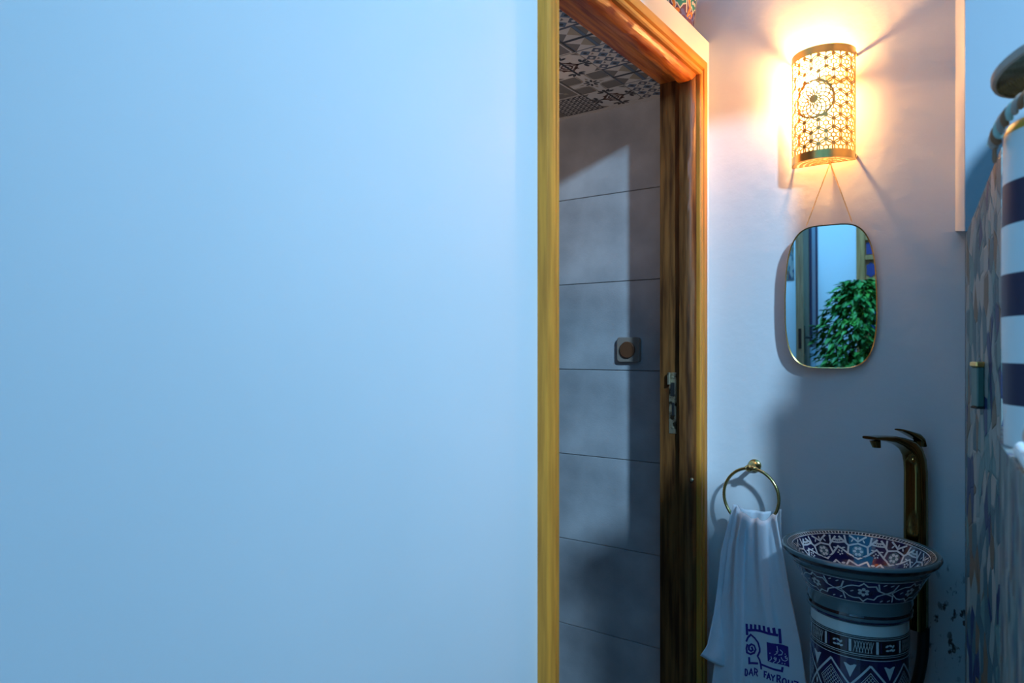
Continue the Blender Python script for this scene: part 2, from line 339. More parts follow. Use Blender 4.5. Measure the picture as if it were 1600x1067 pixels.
# patterned ceiling tiles: each is a tile with its printed figure laid into the face
TS = 0.1337
def ceil_fn(a, b, h): return (a, b, -h - H)
def tile_mesh(kind):
    mb = MB(); s = TS / 2
    base = {'palm': 0, 'cross': 0, 'dia': 0, 'pyr': 3, 'lat': 0, 'star': 2}[kind]
    mb.box(-s, s, -s, s, -H, 0.0075 - H, base, 0.0008)
    fn = ceil_fn; h = 0.0003
    P = lambda x, y: (x * s, y * s)
    if kind == 'palm':
        mb.ribbon([P(-.5, 0), P(0, .5), P(.5, 0), P(0, -.5)], .007, fn, h, 0, 4, True)
        mb.ribbon([P(-.5, -.0), P(.5, 0)], .0045, fn, h, 0, 4); mb.ribbon([P(0, -.8), P(0, .8)], .007, fn, h * 1.5, 0, 1)
        mb.ribbon(ell(0, 0, .22 * s, .22 * s, 18), .005, fn, h, 0, 4, True)
        for q in range(4):
            a = q * PI / 2; c, sn = math.cos(a), math.sin(a); rt = lambda x, y: P(x * c - y * sn, x * sn + y * c)
            mb.ribbon([rt(.45, 0), rt(.95, 0)], .007, fn, h, 0, 1)
            for t, l in ((-1.35, .27), (-.65, .29), (0, .25), (.65, .29), (1.35, .27)):
                px, py = .72 + l * math.cos(t) * .75, l * math.sin(t)
                q_ = rt(px, py); mb.blob(ell(q_[0], q_[1], .15 * s, .07 * s, 12, a + t), fn, h * 1.3, 1)
            d = rt(.3, .3); mb.blob(ell(d[0], d[1], .09 * s, .05 * s, 10, a + PI / 4), fn, h, 4)
            d = rt(.23, .33); mb.blob(ell(d[0], d[1], .05 * s, .05 * s, 8), fn, h, 4); d = rt(.33, .23); mb.blob(ell(d[0], d[1], .05 * s, .05 * s, 8), fn, h, 4)
            mb.blob([rt(.98, .98), rt(.72, .98), rt(.98, .72)], fn, h, 2)
    elif kind == 'cross':
        for q in range(4):
            a = q * PI / 2; c, sn = math.cos(a), math.sin(a); rt = lambda x, y: P(x * c - y * sn, x * sn + y * c)
            mb.blob([rt(.26, .98), rt(.26, .26), rt(.98, .98)], fn, h, 2); mb.blob([rt(.98, .26), rt(.26, .26), rt(.98, .98)], fn, h, 2)
            mb.ribbon([rt(.2, .98), rt(.22, .4), rt(.4, .22), rt(.98, .2)], .003, fn, h * 1.4, 0, 5)
            for t in (-.35, .35):
                q_ = rt(.2 * math.cos(t) * 1.1, .2 * math.sin(t) * 1.3); mb.blob(ell(q_[0], q_[1], .13 * s, .055 * s, 12, a + t), fn, h * 1.6, 1)
            q_ = rt(.5, 0); mb.blob([rt(.42, .06), rt(.62, 0), rt(.42, -.06), rt(.36, 0)], fn, h * 1.5, 5)
    elif kind == 'dia':
        n = 4; d = 2.0 / n
        for i in range(n):
            for j in range(n):
                x, y = -1 + d * (i + .5), -1 + d * (j + .5)
                mb.blob([P(x - d * .48, y), P(x, y - d * .48), P(x + d * .48, y), P(x, y + d * .48)], fn, h, 3 if (i + j) % 2 else 6)
                p = P(x, y); mb.blob(ell(p[0], p[1], .16 * d * s, .16 * d * s, 10), fn, h * 2, 0 if (i + j) % 2 else 1)
        for i in range(n + 1):
            for j in range(n + 1):
                x, y = -1 + d * i, -1 + d * j
                if abs(x) > .99 or abs(y) > .99: continue
                mb.blob([P(x - d * .3, y), P(x, y - d * .3), P(x, y)], fn, h, 2)
    elif kind == 'pyr':
        for x in (-.5, .5):
            for y in (-.5, .5):
                r = .42; k = [P(x - r, y - r), P(x + r, y - r), P(x + r, y + r), P(x - r, y + r)]; c = P(x, y)
                for i, mi in ((0, 0), (1, 5), (2, 0), (3, 2)): mb.blob([k[i], k[(i + 1) % 4], c], fn, h, mi)
        mb.ribbon([P(0, -1), P(0, 1)], .008, fn, h, 0, 6); mb.ribbon([P(-1, 0), P(1, 0)], .008, fn, h * 1.3, 0, 1)
    elif kind == 'lat':
        n = 7; d = 2.0 / n
        for i in range(n):
            for j in range(n):
                x, y = -1 + d * (i + .5), -1 + d * (j + .5)
                mb.blob([P(x - d * .40, y - d * .40), P(x + d * .12, y - d * .40), P(x + d * .12, y - d * .1), P(x - d * .4, y - d * .1)], fn, h, 1)
                mb.blob([P(x - d * .12, y + d * .05), P(x + d * .40, y + d * .05), P(x + d * .40, y + d * .42), P(x - d * .12, y + d * .42)], fn, h, 1)
        for i in range(n): mb.ribbon([P(-1 + d * i + .02, -1), P(-1 + d * i + .02, 1)], .0045, fn, h * 1.5, 0, 1)
        mb.ribbon([P(-.98, -.98), P(.98, -.98), P(.98, .98), P(-.98, .98)], .003, fn, h, 0, 1, True)
    else:
        for q in range(4):
            a = q * PI / 2 + PI / 4; c, sn = math.cos(a), math.sin(a); rt = lambda x, y: P(x * c - y * sn, x * sn + y * c)
            mb.blob([rt(.1, .1), rt(.62, 0), rt(.1, -.1)], fn, h, 0); mb.blob([rt(.62, .1), rt(.8, 0), rt(.62, -.1), rt(.55, 0)], fn, h, 5)
        mb.ribbon([P(-.9, -.9), P(.9, -.9), P(.9, .9), P(-.9, .9)], .004, fn, h, 0, 0, True)
    o = mb.build('ceiling_tile', ['t_cream', 't_black', 't_taupe', 't_slate', 't_brown', 't_sand', 't_blue'])
    me = o.data; bpy.data.objects.remove(o)
    return me
tmesh = {k: tile_mesh(k) for k in ('palm', 'cross', 'dia', 'pyr', 'lat', 'star')}
layout = {0: ['dia', 'pyr', 'dia', 'pyr', 'dia', 'cross', 'lat'], 1: ['palm', 'cross', 'palm', 'star', 'palm', 'cross', 'dia'],
          2: ['lat', 'star', 'lat', 'pyr', 'cross', 'lat', 'palm'], 3: ['cross', 'dia', 'palm', 'lat', 'star', 'dia', 'pyr'], 4: ['pyr', 'palm', 'cross', 'dia', 'lat', 'star', 'palm']}
for c_ in range(5):
    for r_ in range(7):
        o = bpy.data.objects.new('ceiling_tile', tmesh[layout[c_][r_]]); col.objects.link(o); o.parent = ceiling
        o.location = (-0.8480 - 0.1355 * c_, 1.8885 - 0.1355 * r_, 0.766 + H)

mb = MB(); mb.box(-2.19, XW - .10, 1.9565, YB, .766, .7735); o = mb.build('ceiling_border', 't_cream', ceiling); recalc(o)
# ------------------------------------------------------------------ doorway
door = empty('door_1', (XW, 1.47, FL), 'wooden frame of the bathroom doorway with moulded casing and old strike plate', None, None, 'structure')
Y0, Y1, ZT = 1.132, 1.813, 0.729
prof_case = [(.022, -.713), (.022, -.694), (.025, -.690), (.033, -.690), (.0355, -.695), (.038, -.695), (.041, -.688), (.060, -.687), (.066, -.690), (.068, -.694), (.068, -.713)]
def prof_timber(t, seed):
    w = lambda k: 0.0028 * noise.noise((seed, t * 9, k * 3.7)) + 0.0012 * noise.noise((seed + 4, t * 40, k * 5))
    return [(.018, -.745), (.001 + w(0), -.744), (.0 + w(1), -.730), (.001 + w(2), -.720), (.005 + w(3), -.711 + w(7)), (.011 + w(4), -.706 + w(8)), (.023, -.703), (.050, -.703), (.050, -.808), (.018, -.808)]
def run(name, pf, kind, m_, n=1, seed=0.0):
    mb = MB(); rings = []
    for k in range(n + 1):
        t = k / n; pr = pf(t, seed) if callable(pf) else pf; ring = []
        for a, x in pr:
            if kind == 'near': ring.append((x, Y0 - a, FL + (ZT + a - FL) * t))
            elif kind == 'far': ring.append((x, Y1 + a, FL + (ZT + a - FL) * t))
            else: ring.append((x, Y0 - a + (Y1 - Y0 + 2 * a) * t, ZT + a))
        rings.append(ring)
    mb.loops(rings); o = mb.build(name, m_, door); recalc(o, 35); return o
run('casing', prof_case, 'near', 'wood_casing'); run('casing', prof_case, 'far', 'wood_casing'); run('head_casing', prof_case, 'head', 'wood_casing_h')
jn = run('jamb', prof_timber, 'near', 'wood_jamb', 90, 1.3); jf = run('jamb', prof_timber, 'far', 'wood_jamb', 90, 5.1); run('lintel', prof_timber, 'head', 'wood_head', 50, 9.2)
# strike plate on the far jamb
mb = MB(); yp = Y1 + .018 - .0016
mb.box(-.781, -.759, yp, yp + .0016, -.232, -.062, 0, .0006)
sp = mb.build('strike_plate', 'steel_old', door); recalc(sp)
mb = MB(); mb.box(-.776, -.764, yp - .0006, yp + .001, -.128, -.090); mb.box(-.772, -.764, yp - .0006, yp + .001, -.182, -.146); mb.build('latch_hole', 'black_hole', sp)
mb = MB()
for z in (-.075, -.215):
    mb.lathe([(.0001, -.002), (.0035, -.0015), (.004, 0)], (0, 0, 0), 10)
    for i in range(len(mb.v) - 30, len(mb.v)):
        x, y, zz = mb.v[i]; mb.v[i] = (-.770 + x, yp + zz, z + y)
mb.build('screw', 'steel_old', sp)
mb = MB(); mb.box(-.781, -.774, yp - .012, yp, -.096, -.062, 0, .001); o = mb.build('bent_lip', 'steel_old', sp); recalc(o)
mb = MB(); mb.sphere((-.7095, Y1 + .004, -.352), .006, 10, 6, 0, (1, .8, 1)); mb.build('nail_head', 'steel_old', door, True)

# round control on a square plate, on the bathroom tiles
rt_ = empty('wall_control', (-.973, YB, -.04), 'square bronze wall plate with a round brown knob on the grey bathroom tiles', 'wall control')
mb = MB(); N_ = 40; rr = []
def rsq(h, y, cr=.010):
    out = []
    for q in range(4):
        a0 = q * PI / 2; cx_, cz_ = (h - cr) * (1 if q in (0, 3) else -1), (h - cr) * (1 if q in (0, 1) else -1)
        for i in range(6):
            t = a0 + PI / 2 * i / 5; out.append((-.973 + cx_ + cr * math.cos(t), y, .001 + cz_ + cr * math.sin(t)))
    return out
mb.loops([rsq(.0385, YB), rsq(.039, YB - .012), rsq(.0365, YB - .0155), rsq(.028, YB - .0155)]); o = mb.build('plate', 'bronze_plate', rt_); recalc(o, 40)
mb = MB(); cir = lambda r, y: [(-.973 + r * math.cos(t), y, .001 + r * math.sin(t)) for t in [2 * PI * i / 32 for i in range(32)]]
mb.loops([cir(.0253, YB - .0150), cir(.0253, YB - .021), cir(.0238, YB - .0225), cir(.012, YB - .0225)]); o = mb.build('knob', 'brown_knob', rt_); recalc(o, 40)

# ------------------------------------------------------------------ pot on the cabin roof above the door
pc = (-0.800, 1.838, 0.8812)
pot = empty('painted_pot', pc, 'polychrome painted ceramic pot on the ledge above the doorway, cut by the top edge', 'pot')
PR = [(.070, 0.0), (.080, .006), (.083, .03), (.088, .07), (.094, .12), (.096, .17), (.090, .215), (.072, .25), (.062, .27), (.066, .30), (.072, .31), (.066, .312), (.058, .30), (.055, .26)]
mb = MB(); mb.lathe(PR, pc, 48, 0, cap=(True, True)); o = mb.build('body', 'p_plum', pot); recalc(o, 50)
def lathe_fn(prof, c):
    L = [0.0]
    for k in range(1, len(prof)): L.append(L[-1] + math.hypot(prof[k][0] - prof[k - 1][0], prof[k][1] - prof[k - 1][1]))
    tot = L[-1]
    def fn(a, v, h):          # a: angle, v: metres along the profile
        v = min(max(v, 0), tot - 1e-6); k = 0
        while k < len(L) - 2 and L[k + 1] < v: k += 1
        t = (v - L[k]) / max(1e-9, L[k + 1] - L[k]); (r0, z0), (r1, z1) = prof[k], prof[k + 1]
        dr, dz = r1 - r0, z1 - z0; l = math.hypot(dr, dz) or 1
        r = r0 + dr * t + dz / l * h; z = z0 + dz * t - dr / l * h
        return (c[0] + r * math.cos(a), c[1] + r * math.sin(a), c[2] + z)
    return fn, tot
f0, tot = lathe_fn(PR, pc); rr_ = .09
fa = lambda a, b, h: f0(a / rr_, b, h)
mb = MB(); per = 2 * PI * rr_ / 10
mb.ribbon([(per * i / 2, .014) for i in range(21)], .008, fa, .0004, 0, 5); mb.ribbon([(per * i / 2, .210) for i in range(21)], .008, fa, .0004, 0, 5)
for k in range(10):
    x = per * k
    star = lambda cx_, cy_, r1, r2, n: [(cx_ + (r1 if i % 2 else r2) * math.cos(PI * i / n), cy_ + 1.25 * (r1 if i % 2 else r2) * math.sin(PI * i / n)) for i in range(2 * n)]
    mb.blob(star(x, .080, .0275, .0205, 6), fa, .0003, 2)
    mb.blob(star(x, .080, .024, .017, 6), fa, .0005, 1)
    for q in range(4): mb.blob(ell(x + .009 * math.cos(q * PI / 2 + .78), .08 + .011 * math.sin(q * PI / 2 + .78), .006, .005, 8), fa, .0009, 2)
    mb.blob(ell(x, .08, .004, .004, 8), fa, .0009, 3)
    mb.ribbon([(x - .028, .03), (x - .018, .055), (x - .027, .08), (x - .018, .105), (x - .028, .135)], .012, fa, .0004, 0, 2)
    mb.ribbon([(x - .028, .03), (x - .018, .055), (x - .027, .08), (x - .018, .105), (x - .028, .135)], .0075, fa, .0007, 0, 0)
    mb.blob(ell(x - .012, .038, .013, .009, 10, .6), fa, .0004, 0); mb.blob(ell(x + .013, .040, .011, .007, 10, -.6), fa, .0004, 4)
    mb.blob(ell(x + .012, .124, .012, .009, 10, .6), fa, .0004, 0)
    mb.blob(star(x + per / 2, .045, .010, .014, 4), fa, .0006, 3); mb.blob(star(x + per / 2, .120, .012, .016, 4), fa, .0006, 4)
    mb.blob(star(x, .155, .016, .022, 5), fa, .0005, 0); mb.blob(ell(x, .155, .008, .010, 8), fa, .0009, 2); mb.blob(star(x + per / 2, .18, .012, .017, 5), fa, .0005, 1)
    mb.ribbon([(x, .026), (x + per / 4, .038), (x + per / 2, .026), (x + per * .75, .038), (x + per, .026)], .004, fa, .0006, 0, 4)
    mb.ribbon([(x + .024, .04), (x + .021, .075), (x + .026, .11)], .004, fa, .0008, 0, 2)
mb.build('painted_pattern', ['p_orange', 'p_green', 'p_cream', 'p_plum', 'p_blue', 'p_yellow'], pot)

# ------------------------------------------------------------------ sconce
LX, LY, LZ0, LZ1, LR = -0.401, YF - 0.016, 0.480, 0.762, 0.0755
lamp = empty('wall_sconce', (LX, YF, LZ0), 'lit half-round pierced brass wall sconce above the mirror', 'lamp')
def lf(s_, z, h):
    ph = s_ / LR; r = LR + h
    return (LX - r * math.cos(ph), LY - r * math.sin(ph), LZ0 + z)
SW = PI * LR; HT = LZ1 - LZ0
for nm, za, zb in (('lower_band', 0.0, .021), ('upper_band', HT - .020, HT)):
    mb = MB(); ring_o = []
    rings = []
    for k in range(41):
        s_ = SW * k / 40; rings.append([lf(s_, za, .0008), lf(s_, zb, .0008), lf(s_, zb, -.0004), lf(s_, za, -.0004)])
    mb.loops(rings); o = mb.build(nm, 'brass', lamp); recalc(o, 40)
for k, s_ in enumerate((-1, 1)):      # side edges with small tabs that hold the shade off the wall
    e = .0015 if s_ < 0 else SW - .0015; mb = MB(); mb.ribbon([(e, 0), (e, HT)], .004, lf, .0008, .0012)
    for z in (.012, HT - .012): mb.box(LX + s_ * LR - .0025, LX + s_ * LR + .0025, LY - .003, YF, LZ0 + z - .003, LZ0 + z + .003)
    o = mb.build('side_edge', 'brass', lamp); recalc(o)
# pierced pattern
FW = .0031; MC = (SW * .47, .150); MR = .047
mb = MB()
sp_ = .0350; rowh = sp_ * .866; zr = []
z = .021; row = 0
while z < HT - .012:
    x = (sp_ / 2 if row % 2 else 0.0)
    while x < SW + sp_ * .3:
        zr.append((x, z + .004)); x += sp_
    z += rowh; row += 1
def inmed(x, y, e=0.0): return math.hypot(x - MC[0], y - MC[1]) < MR + e
def okp(x, y): return .0 <= x <= SW and .019 <= y <= HT - .018 and not inmed(x, y, -.001)
def clipped(path, w=FW, closed=False):
    pts = path + ([path[0]] if closed else []); cur = []
    for p in pts:
        if okp(*p): cur.append(p)
        else:
            if len(cur) > 1: mb.ribbon(cur, w, lf, .0006, .0010, 0, False, .02)
            cur = []
    if len(cur) > 1: mb.ribbon(cur, w, lf, .0006, .0010, 0, False, .02)
for (x, y) in zr:
    rr0 = sp_ * .577
    clipped(ell(x, y, rr0, rr0, 24), FW, True)
    clipped(ell(x, y, sp_ * .17, sp_ * .17, 12), FW * .9, True)
    for q in range(6):
        a = q * PI / 3 + PI / 6
        clipped([(x + sp_ * .17 * math.cos(a), y + sp_ * .17 * math.sin(a)), (x + sp_ * .4 * math.cos(a), y + sp_ * .4 * math.sin(a)), (x + rr0 * math.cos(a), y + rr0 * math.sin(a))], FW * .8)
mb.build('pierced_shade', 'brass_fret', lamp)
mb = MB()
mb.ribbon(ell(MC[0], MC[1], MR, MR, 48), .0042, lf, .0010, .0014, 0, True)
for q in range(14):
    a = 2 * PI * q / 14
    mb.ribbon(ell(MC[0] + MR / 2 * math.cos(a), MC[1] + MR / 2 * math.sin(a), MR / 2, MR / 2, 30), .0032, lf, .0007, .0010, 0, True, .02)
mb.blob(ell(MC[0], MC[1], .0105, .0105, 20), lf, .0012)
mb.build('medallion', 'brass_fret', lamp)
# pierced half-round floor of the sconce
def bf(x, y, h): return (LX + x, LY - y, LZ0 + .001 - h)
mb = MB()
for r in (.012, .026, .040, .054, .070):
    mb.ribbon([(r * math.cos(PI * i / 24), r * math.sin(PI * i / 24)) for i in range(25)], .0085 if r < .06 else .012, bf, .0004, .0008)
for i in range(13):
    a = PI * (i + .5) / 13
    for r0 in (.012, .026, .040, .054):
        mb.ribbon([(r0 * math.cos(a), r0 * math.sin(a)), ((r0 + .014) * math.cos(a + .12), (r0 + .014) * math.sin(a + .12))], .002, bf, .0004, .0008)
mb.ribbon([(-.074, .002), (.074, .002)], .005, bf, .0004, .0008)
mb.build('pierced_base', 'brass', lamp)
mb = MB(); mb.sphere((LX - .034, YF - .033, LZ0 + .214), .0165, 20, 12, 0, (1.5, 1, 1)); blb = mb.build('bulb', 'bulb', lamp, True)
mb = MB(); mb.tube([(LX - .010, YF - .033, LZ0 + .214), (LX + .024, YF - .033, LZ0 + .214)], .011, 14); mb.box(LX + .006, LX + .018, YF - .035, YF, LZ0 + .206, LZ0 + .222); o = mb.build('bulb_socket', 'glaze_white', lamp); recalc(o, 40)

# ------------------------------------------------------------------ mirror on its chain
MCx, MCy, MCz = -0.384, 1.925, 0.137
mirror = empty('wall_mirror', (MCx, MCy, MCz - .186), 'frameless-looking rounded mirror with a thin gold rim hanging from a chain', 'mirror')
aR = math.radians(5.0); bT = math.radians(1.5)
ux = Vector((math.cos(aR), math.sin(aR), 0)); nn = Vector((math.sin(aR) * math.cos(bT), -math.cos(aR) * math.cos(bT), -math.sin(bT))); uz = ux.cross(nn); uz = -uz if uz.z < 0 else uz
def mpt(x, z, d): return tuple(Vector((MCx, MCy, MCz)) + ux * x + uz * z + nn * d)
def superell(sc=1.0, off=0.0, n=72):
    out = []
    for i in range(n):
        t = 2 * PI * i / n; c, s_ = math.cos(t), math.sin(t)
        x = (abs(c) ** (2 / 3.9)) * (1 if c > 0 else -1); z = (abs(s_) ** (2 / 4.4)) * (1 if s_ > 0 else -1)
        w = .1085 - off - .012 * z ** 2 - .004 * z; out.append((x * w, z * (.1865 - off) - .003 * (1 - x * x) * (-1 if z < 0 else 1)))
    return out
mb = MB(); P0 = superell(off=.002); mb.loops([[mpt(x, z, .004) for x, z in P0]], cap=(False, False)); mb.add([mpt(x, z, .004) for x, z in P0], [tuple(range(len(P0)))]); mb.v = mb.v[len(P0):]; mb.f = [tuple(range(len(P0)))]; mb.m = [0]
mb.build('mirror_glass', 'mirror_glass', mirror)
mb = MB(); Pa, Pb = superell(off=0.0), superell(off=.0026); n = len(Pa)
rings = [[mpt(x, z, d) for x, z in pp] for pp, d in ((Pb, .0045), (Pa, .0065), (Pa, -.006), (Pb, -.006))]
mb.loops(rings, cap=(False, False)); o = mb.build('rim', 'gold_frame', mirror); recalc(o, 50)
mb = MB(); P1 = superell(off=.001); mb.add([mpt(x, z, -.004) for x, z in P1], [tuple(range(len(P1)))]); mb.build('back_panel', 'black_hole', mirror)
top = Vector((LX + .014, YF - .006, LZ0 + .004))
for sx in (-.055, .052):
    a = Vector(mpt(sx, .186, .0)); mb = MB(); L = (top - a).length; n = int(L / .0042)
    for k in range(n):
        c = a.lerp(top, (k + .5) / n); d = (top - a).normalized(); sd = d.cross(Vector((0, 1, 0))).normalized() if k % 2 else Vector((0, -1, 0))
        pts = []
        for i in range(8):
            t = 2 * PI * i / 8; pts.append(tuple(c + d * (.0031 * math.cos(t)) + sd * (.0013 * math.sin(t))))
        mb.tube(pts, .0005, 5, closed=True)
    mb.build('chain', 'brass', mirror, True)
mb = MB(); mb.tube([(top.x, YF, top.z + .002), (top.x, YF - .012, top.z + .002)], .002, 8); mb.sphere((top.x, YF - .012, top.z + .002), .0034, 10, 6); o = mb.build('nail', 'brass', mirror); recalc(o, 50)

# ------------------------------------------------------------------ towel ring and towel
ringo = empty('towel_ring', (-0.580, YF, -.321), 'brass twisted towel ring on the wall beside the doorway', 'towel ring')
def ylathe(prof, cx_, cz_, n=28):
    mb = MB(); mb.loops([[(cx_ + r * math.cos(t), y, cz_ + r * math.sin(t)) for t in [2 * PI * i / n for i in range(n)]] for r, y in prof]); return mb
o = ylathe([(.017, YF), (.018, YF - .003), (.017, YF - .006), (.013, YF - .008), (.011, YF - .012), (.008, YF - .014), (.006, YF - .02), (.006, YF - .046), (.009, YF - .050), (.0095, YF - .058), (.005, YF - .063)], -.580, -.318).build('wall_flange', 'brass_ring', ringo); recalc(o, 40)
RC = Vector((-.575, YF - .056, -.318 - .076)); RR = .0755; NR = 220; mb = MB(); rings = []
ax1 = Vector((math.cos(.10), -math.sin(.10), 0)); ax2 = Vector((0, .06, 1)).normalized()
for k in range(NR):
    t = 2 * PI * k / NR; c = RC + ax1 * (RR * math.cos(t)) + ax2 * (RR * math.sin(t)); rad = (c - RC).normalized(); bn = ax1.cross(ax2).normalized()
    ring = []
    for i in range(12):
        p = 2 * PI * i / 12; r = .0041 * (1 + .14 * math.cos(3 * (p + t * 26))); ring.append(tuple(c + rad * (r * math.cos(p)) + bn * (r * math.sin(p))))
    rings.append(ring)
rings.append(rings[0]); mb.loops(rings, cap=(False, False)); o = mb.build('ring', 'brass_ring', ringo, True); recalc(o)
o.data.polygons.foreach_set('use_smooth', [True] * len(o.data.polygons))
mb = MB(); mb.tube([tuple(RC + ax1 * (x) + ax2 * (RR + .001 - x * x * 6)) for x in (-.016, -.010, -.009, .009, .010, .016)], [.0055, .0055, .0068, .0068, .0055, .0055], 12); o = mb.build('ring_sleeve', 'brass_ring', ringo); recalc(o, 40)

towel = empty('hand_towel', (-.555, 1.85, -1.02), 'white hand towel with a purple embroidered crest hanging from the brass ring', 'towel')
def lerp_tab(tab, z):
    if z >= tab[0][2]: return tab[0][0], tab[0][1]
    for k in range(len(tab) - 1):
        if tab[k + 1][2] <= z <= tab[k][2]:
            t = (tab[k][2] - z) / (tab[k][2] - tab[k + 1][2]); t2 = t
            return tab[k][0] + (tab[k + 1][0] - tab[k][0]) * t2, tab[k][1] + (tab[k + 1][1] - tab[k][1]) * t2
    return tab[-1][0], tab[-1][1]
FLt = [(-.607, 1.868, -.430), (-.624, 1.858, -.522), (-.636, 1.845, -.659), (-.645, 1.832, -.778), (-.652, 1.825, -.855), (-.655, 1.822, -.894), (-.66, 1.82, -1.02)]
FRt = [(-.497, 1.868, -.430), (-.475, 1.856, -.534), (-.457, 1.848, -.629), (-.434, 1.842, -.734), (-.420, 1.838, -.827), (-.405, 1.835, -1.02)]
ZTOP = -.447
def ztop(u): return ZTOP + .028 * (abs(u - .5) * 2) ** 2 - .004 * math.sin(u * 21)
def towel_pt(u, z, h=0.0):
    xl, yl = lerp_tab(FLt, z); xr, yr = lerp_tab(FRt, z)
    dz = max(0.0, ztop(u) - z); g = min(1.0, dz / .5)
    x = xl + (xr - xl) * u; y = yl + (yr - yl) * u
    # folds: tight near the ring, wide below
    A = .010 * (1 - .45 * g)
    uu = u + .03 * math.sin(z * 9)
    fold = A * math.sin(uu * 2 * PI * 2.6 + 1.0) * (1 - .75 * min(1, max(0, (u - .42) * 5)) * g) + .012 * math.exp(-((u - .27 - .05 * g) / .045) ** 2) * min(1, dz / .06)
    fold += .004 * math.sin(uu * 31 + z * 4) * (1 - g) * min(1, dz / .05)
    belly = -.012 * math.sin(PI * u) * g
    # rounds over the ring at the top
    over = .011 * (1 - min(1.0, dz / .012)) ** 2
    return (x, y + fold + belly - .006 + over - h, z)
def tf(u_x, z, h):     # logo surface: x in metres at its height
    xl, _ = lerp_tab(FLt, z); xr, _ = lerp_tab(FRt, z)
    return towel_pt((u_x - xl) / (xr - xl), z, h)
mb = MB(); NU, NV = 90, 110; grid = []
for j in range(NV + 1):
    grid.append([towel_pt(i / NU, ztop(i / NU) + (-1.0 + .008 * math.sin(i * .21) - ztop(i / NU)) * (j / NV) ** 1.15) for i in range(NU + 1)])
bk = [[(p[0], p[1] + .005, p[2]) for p in r] for r in grid]
def sheet(mb, g, g2):
    nu, nv = len(g[0]), len(g); V = [p for r in g for p in r] + [p for r in g2 for p in r]; B = nu * nv; F = []
    for j in range(nv - 1):
        for i in range(nu - 1):
            a = j * nu + i; F += [(a, a + 1, a + nu + 1, a + nu), (B + a, B + a + nu, B + a + nu + 1, B + a + 1)]
    for i in range(nu - 1):
        F += [(i, B + i, B + i + 1, i + 1), ((nv - 1) * nu + i, (nv - 1) * nu + i + 1, B + (nv - 1) * nu + i + 1, B + (nv - 1) * nu + i)]
    for j in range(nv - 1):
        a = j * nu; b = j * nu + nu - 1; F += [(a, a + nu, B + a + nu, B + a), (b, B + b, B + b + nu, b + nu)]
    mb.add(V, F)
sheet(mb, grid, bk); front = mb.build('front_panel', 'cloth', towel, True); recalc(front); front.data.polygons.foreach_set('use_smooth', [True] * len(front.data.polygons))
# the flap behind, flaring to the left and shorter
BLt = [(-.622, 1.886, -.425), (-.637, 1.872, -.493), (-.646, 1.857, -.551), (-.650, 1.842, -.642), (-.653, 1.822, -.708), (-.661, 1.795, -.783), (-.678, 1.765, -.818), (-.680, 1.763, -.83)]
BRt = [(-.50, 1.900, -.425), (-.50, 1.905, -.6), (-.50, 1.905, -.84)]
mb = MB(); grid = []
for j in range(61):
    r = []
    for i in range(51):
        u = i / 50; zb = -.818 - .020 * min(1, u * 3.5) ; z = -.432 + .012 * (abs(u - .5) * 2) ** 2 + (zb + .432) * (j / 60)
        xl, yl = lerp_tab(BLt, z); xr, yr = lerp_tab(BRt, z); g = j / 60
        w = u ** .8
        r.append((xl + (xr - xl) * u, yl + (yr - yl) * w + .006 * math.sin(u * 15 + 1) * (1 - .5 * g) * min(1, u * 6) + .004, z))
    grid.append(r)
sheet(mb, grid, [[(p[0] + .001, p[1] + .005, p[2]) for p in r] for r in grid]); bp_ = mb.build('back_panel', 'cloth', towel, True); recalc(bp_); bp_.data.polygons.foreach_set('use_smooth', [True] * len(bp_.data.polygons))
# embroidered crest and name
LG = lambda x, y: (-.61289 + 1.75598e-4 * x, -.69076 + 4.42689e-5 * x - 1.80697e-4 * y)
def strokes(mb, lines, w, h, mi=0):
    for l in lines: mb.ribbon([LG(*p) for p in l], w * 1.78e-4, tf, h, 0, mi, False, .002)
mb = MB()
strokes(mb, [[(285, 290), (400, 283), (480, 292), (560, 310), (640, 338), (715, 368)]], 34, .0012)
strokes(mb, [[(258, 198), (272, 355)], [(325, 205), (330, 290)], [(390, 203), (393, 285)], [(456, 208), (463, 290)], [(523, 215), (536, 305)], [(588, 235), (606, 325)], [(654, 256), (672, 345)], [(728, 280), (738, 370), (748, 482)]], 36, .0014)
strokes(mb, [[(262, 445), (285, 388), (325, 350), (390, 395), (440, 450), (468, 530), (470, 575), (440, 640), (472, 690), (490, 750), (500, 820)],
             [(282, 478), (270, 540), (280, 595), (330, 622), (385, 600), (408, 550), (385, 500), (340, 482), (305, 505), (305, 555), (335, 578), (365, 560), (352, 530), (335, 535)]], 26, .0014)
strokes(mb, [[(312, 660), (318, 745), (450, 740)], [(500, 752), (640, 800), (780, 855), (785, 800)]], 28, .0014)
c4 = ((570, 435), (855, 525), (875, 805), (590, 700)); g = []
for j in range(13):
    b = j / 12; g.append([tf(*LG(*[(c4[0][q] * (1 - a) + c4[1][q] * a) * (1 - b) + (c4[3][q] * (1 - a) + c4[2][q] * a) * b for q in (0, 1)]), .0015) for a in [i / 12 for i in range(13)]])
mb.loops(g, 0, False)
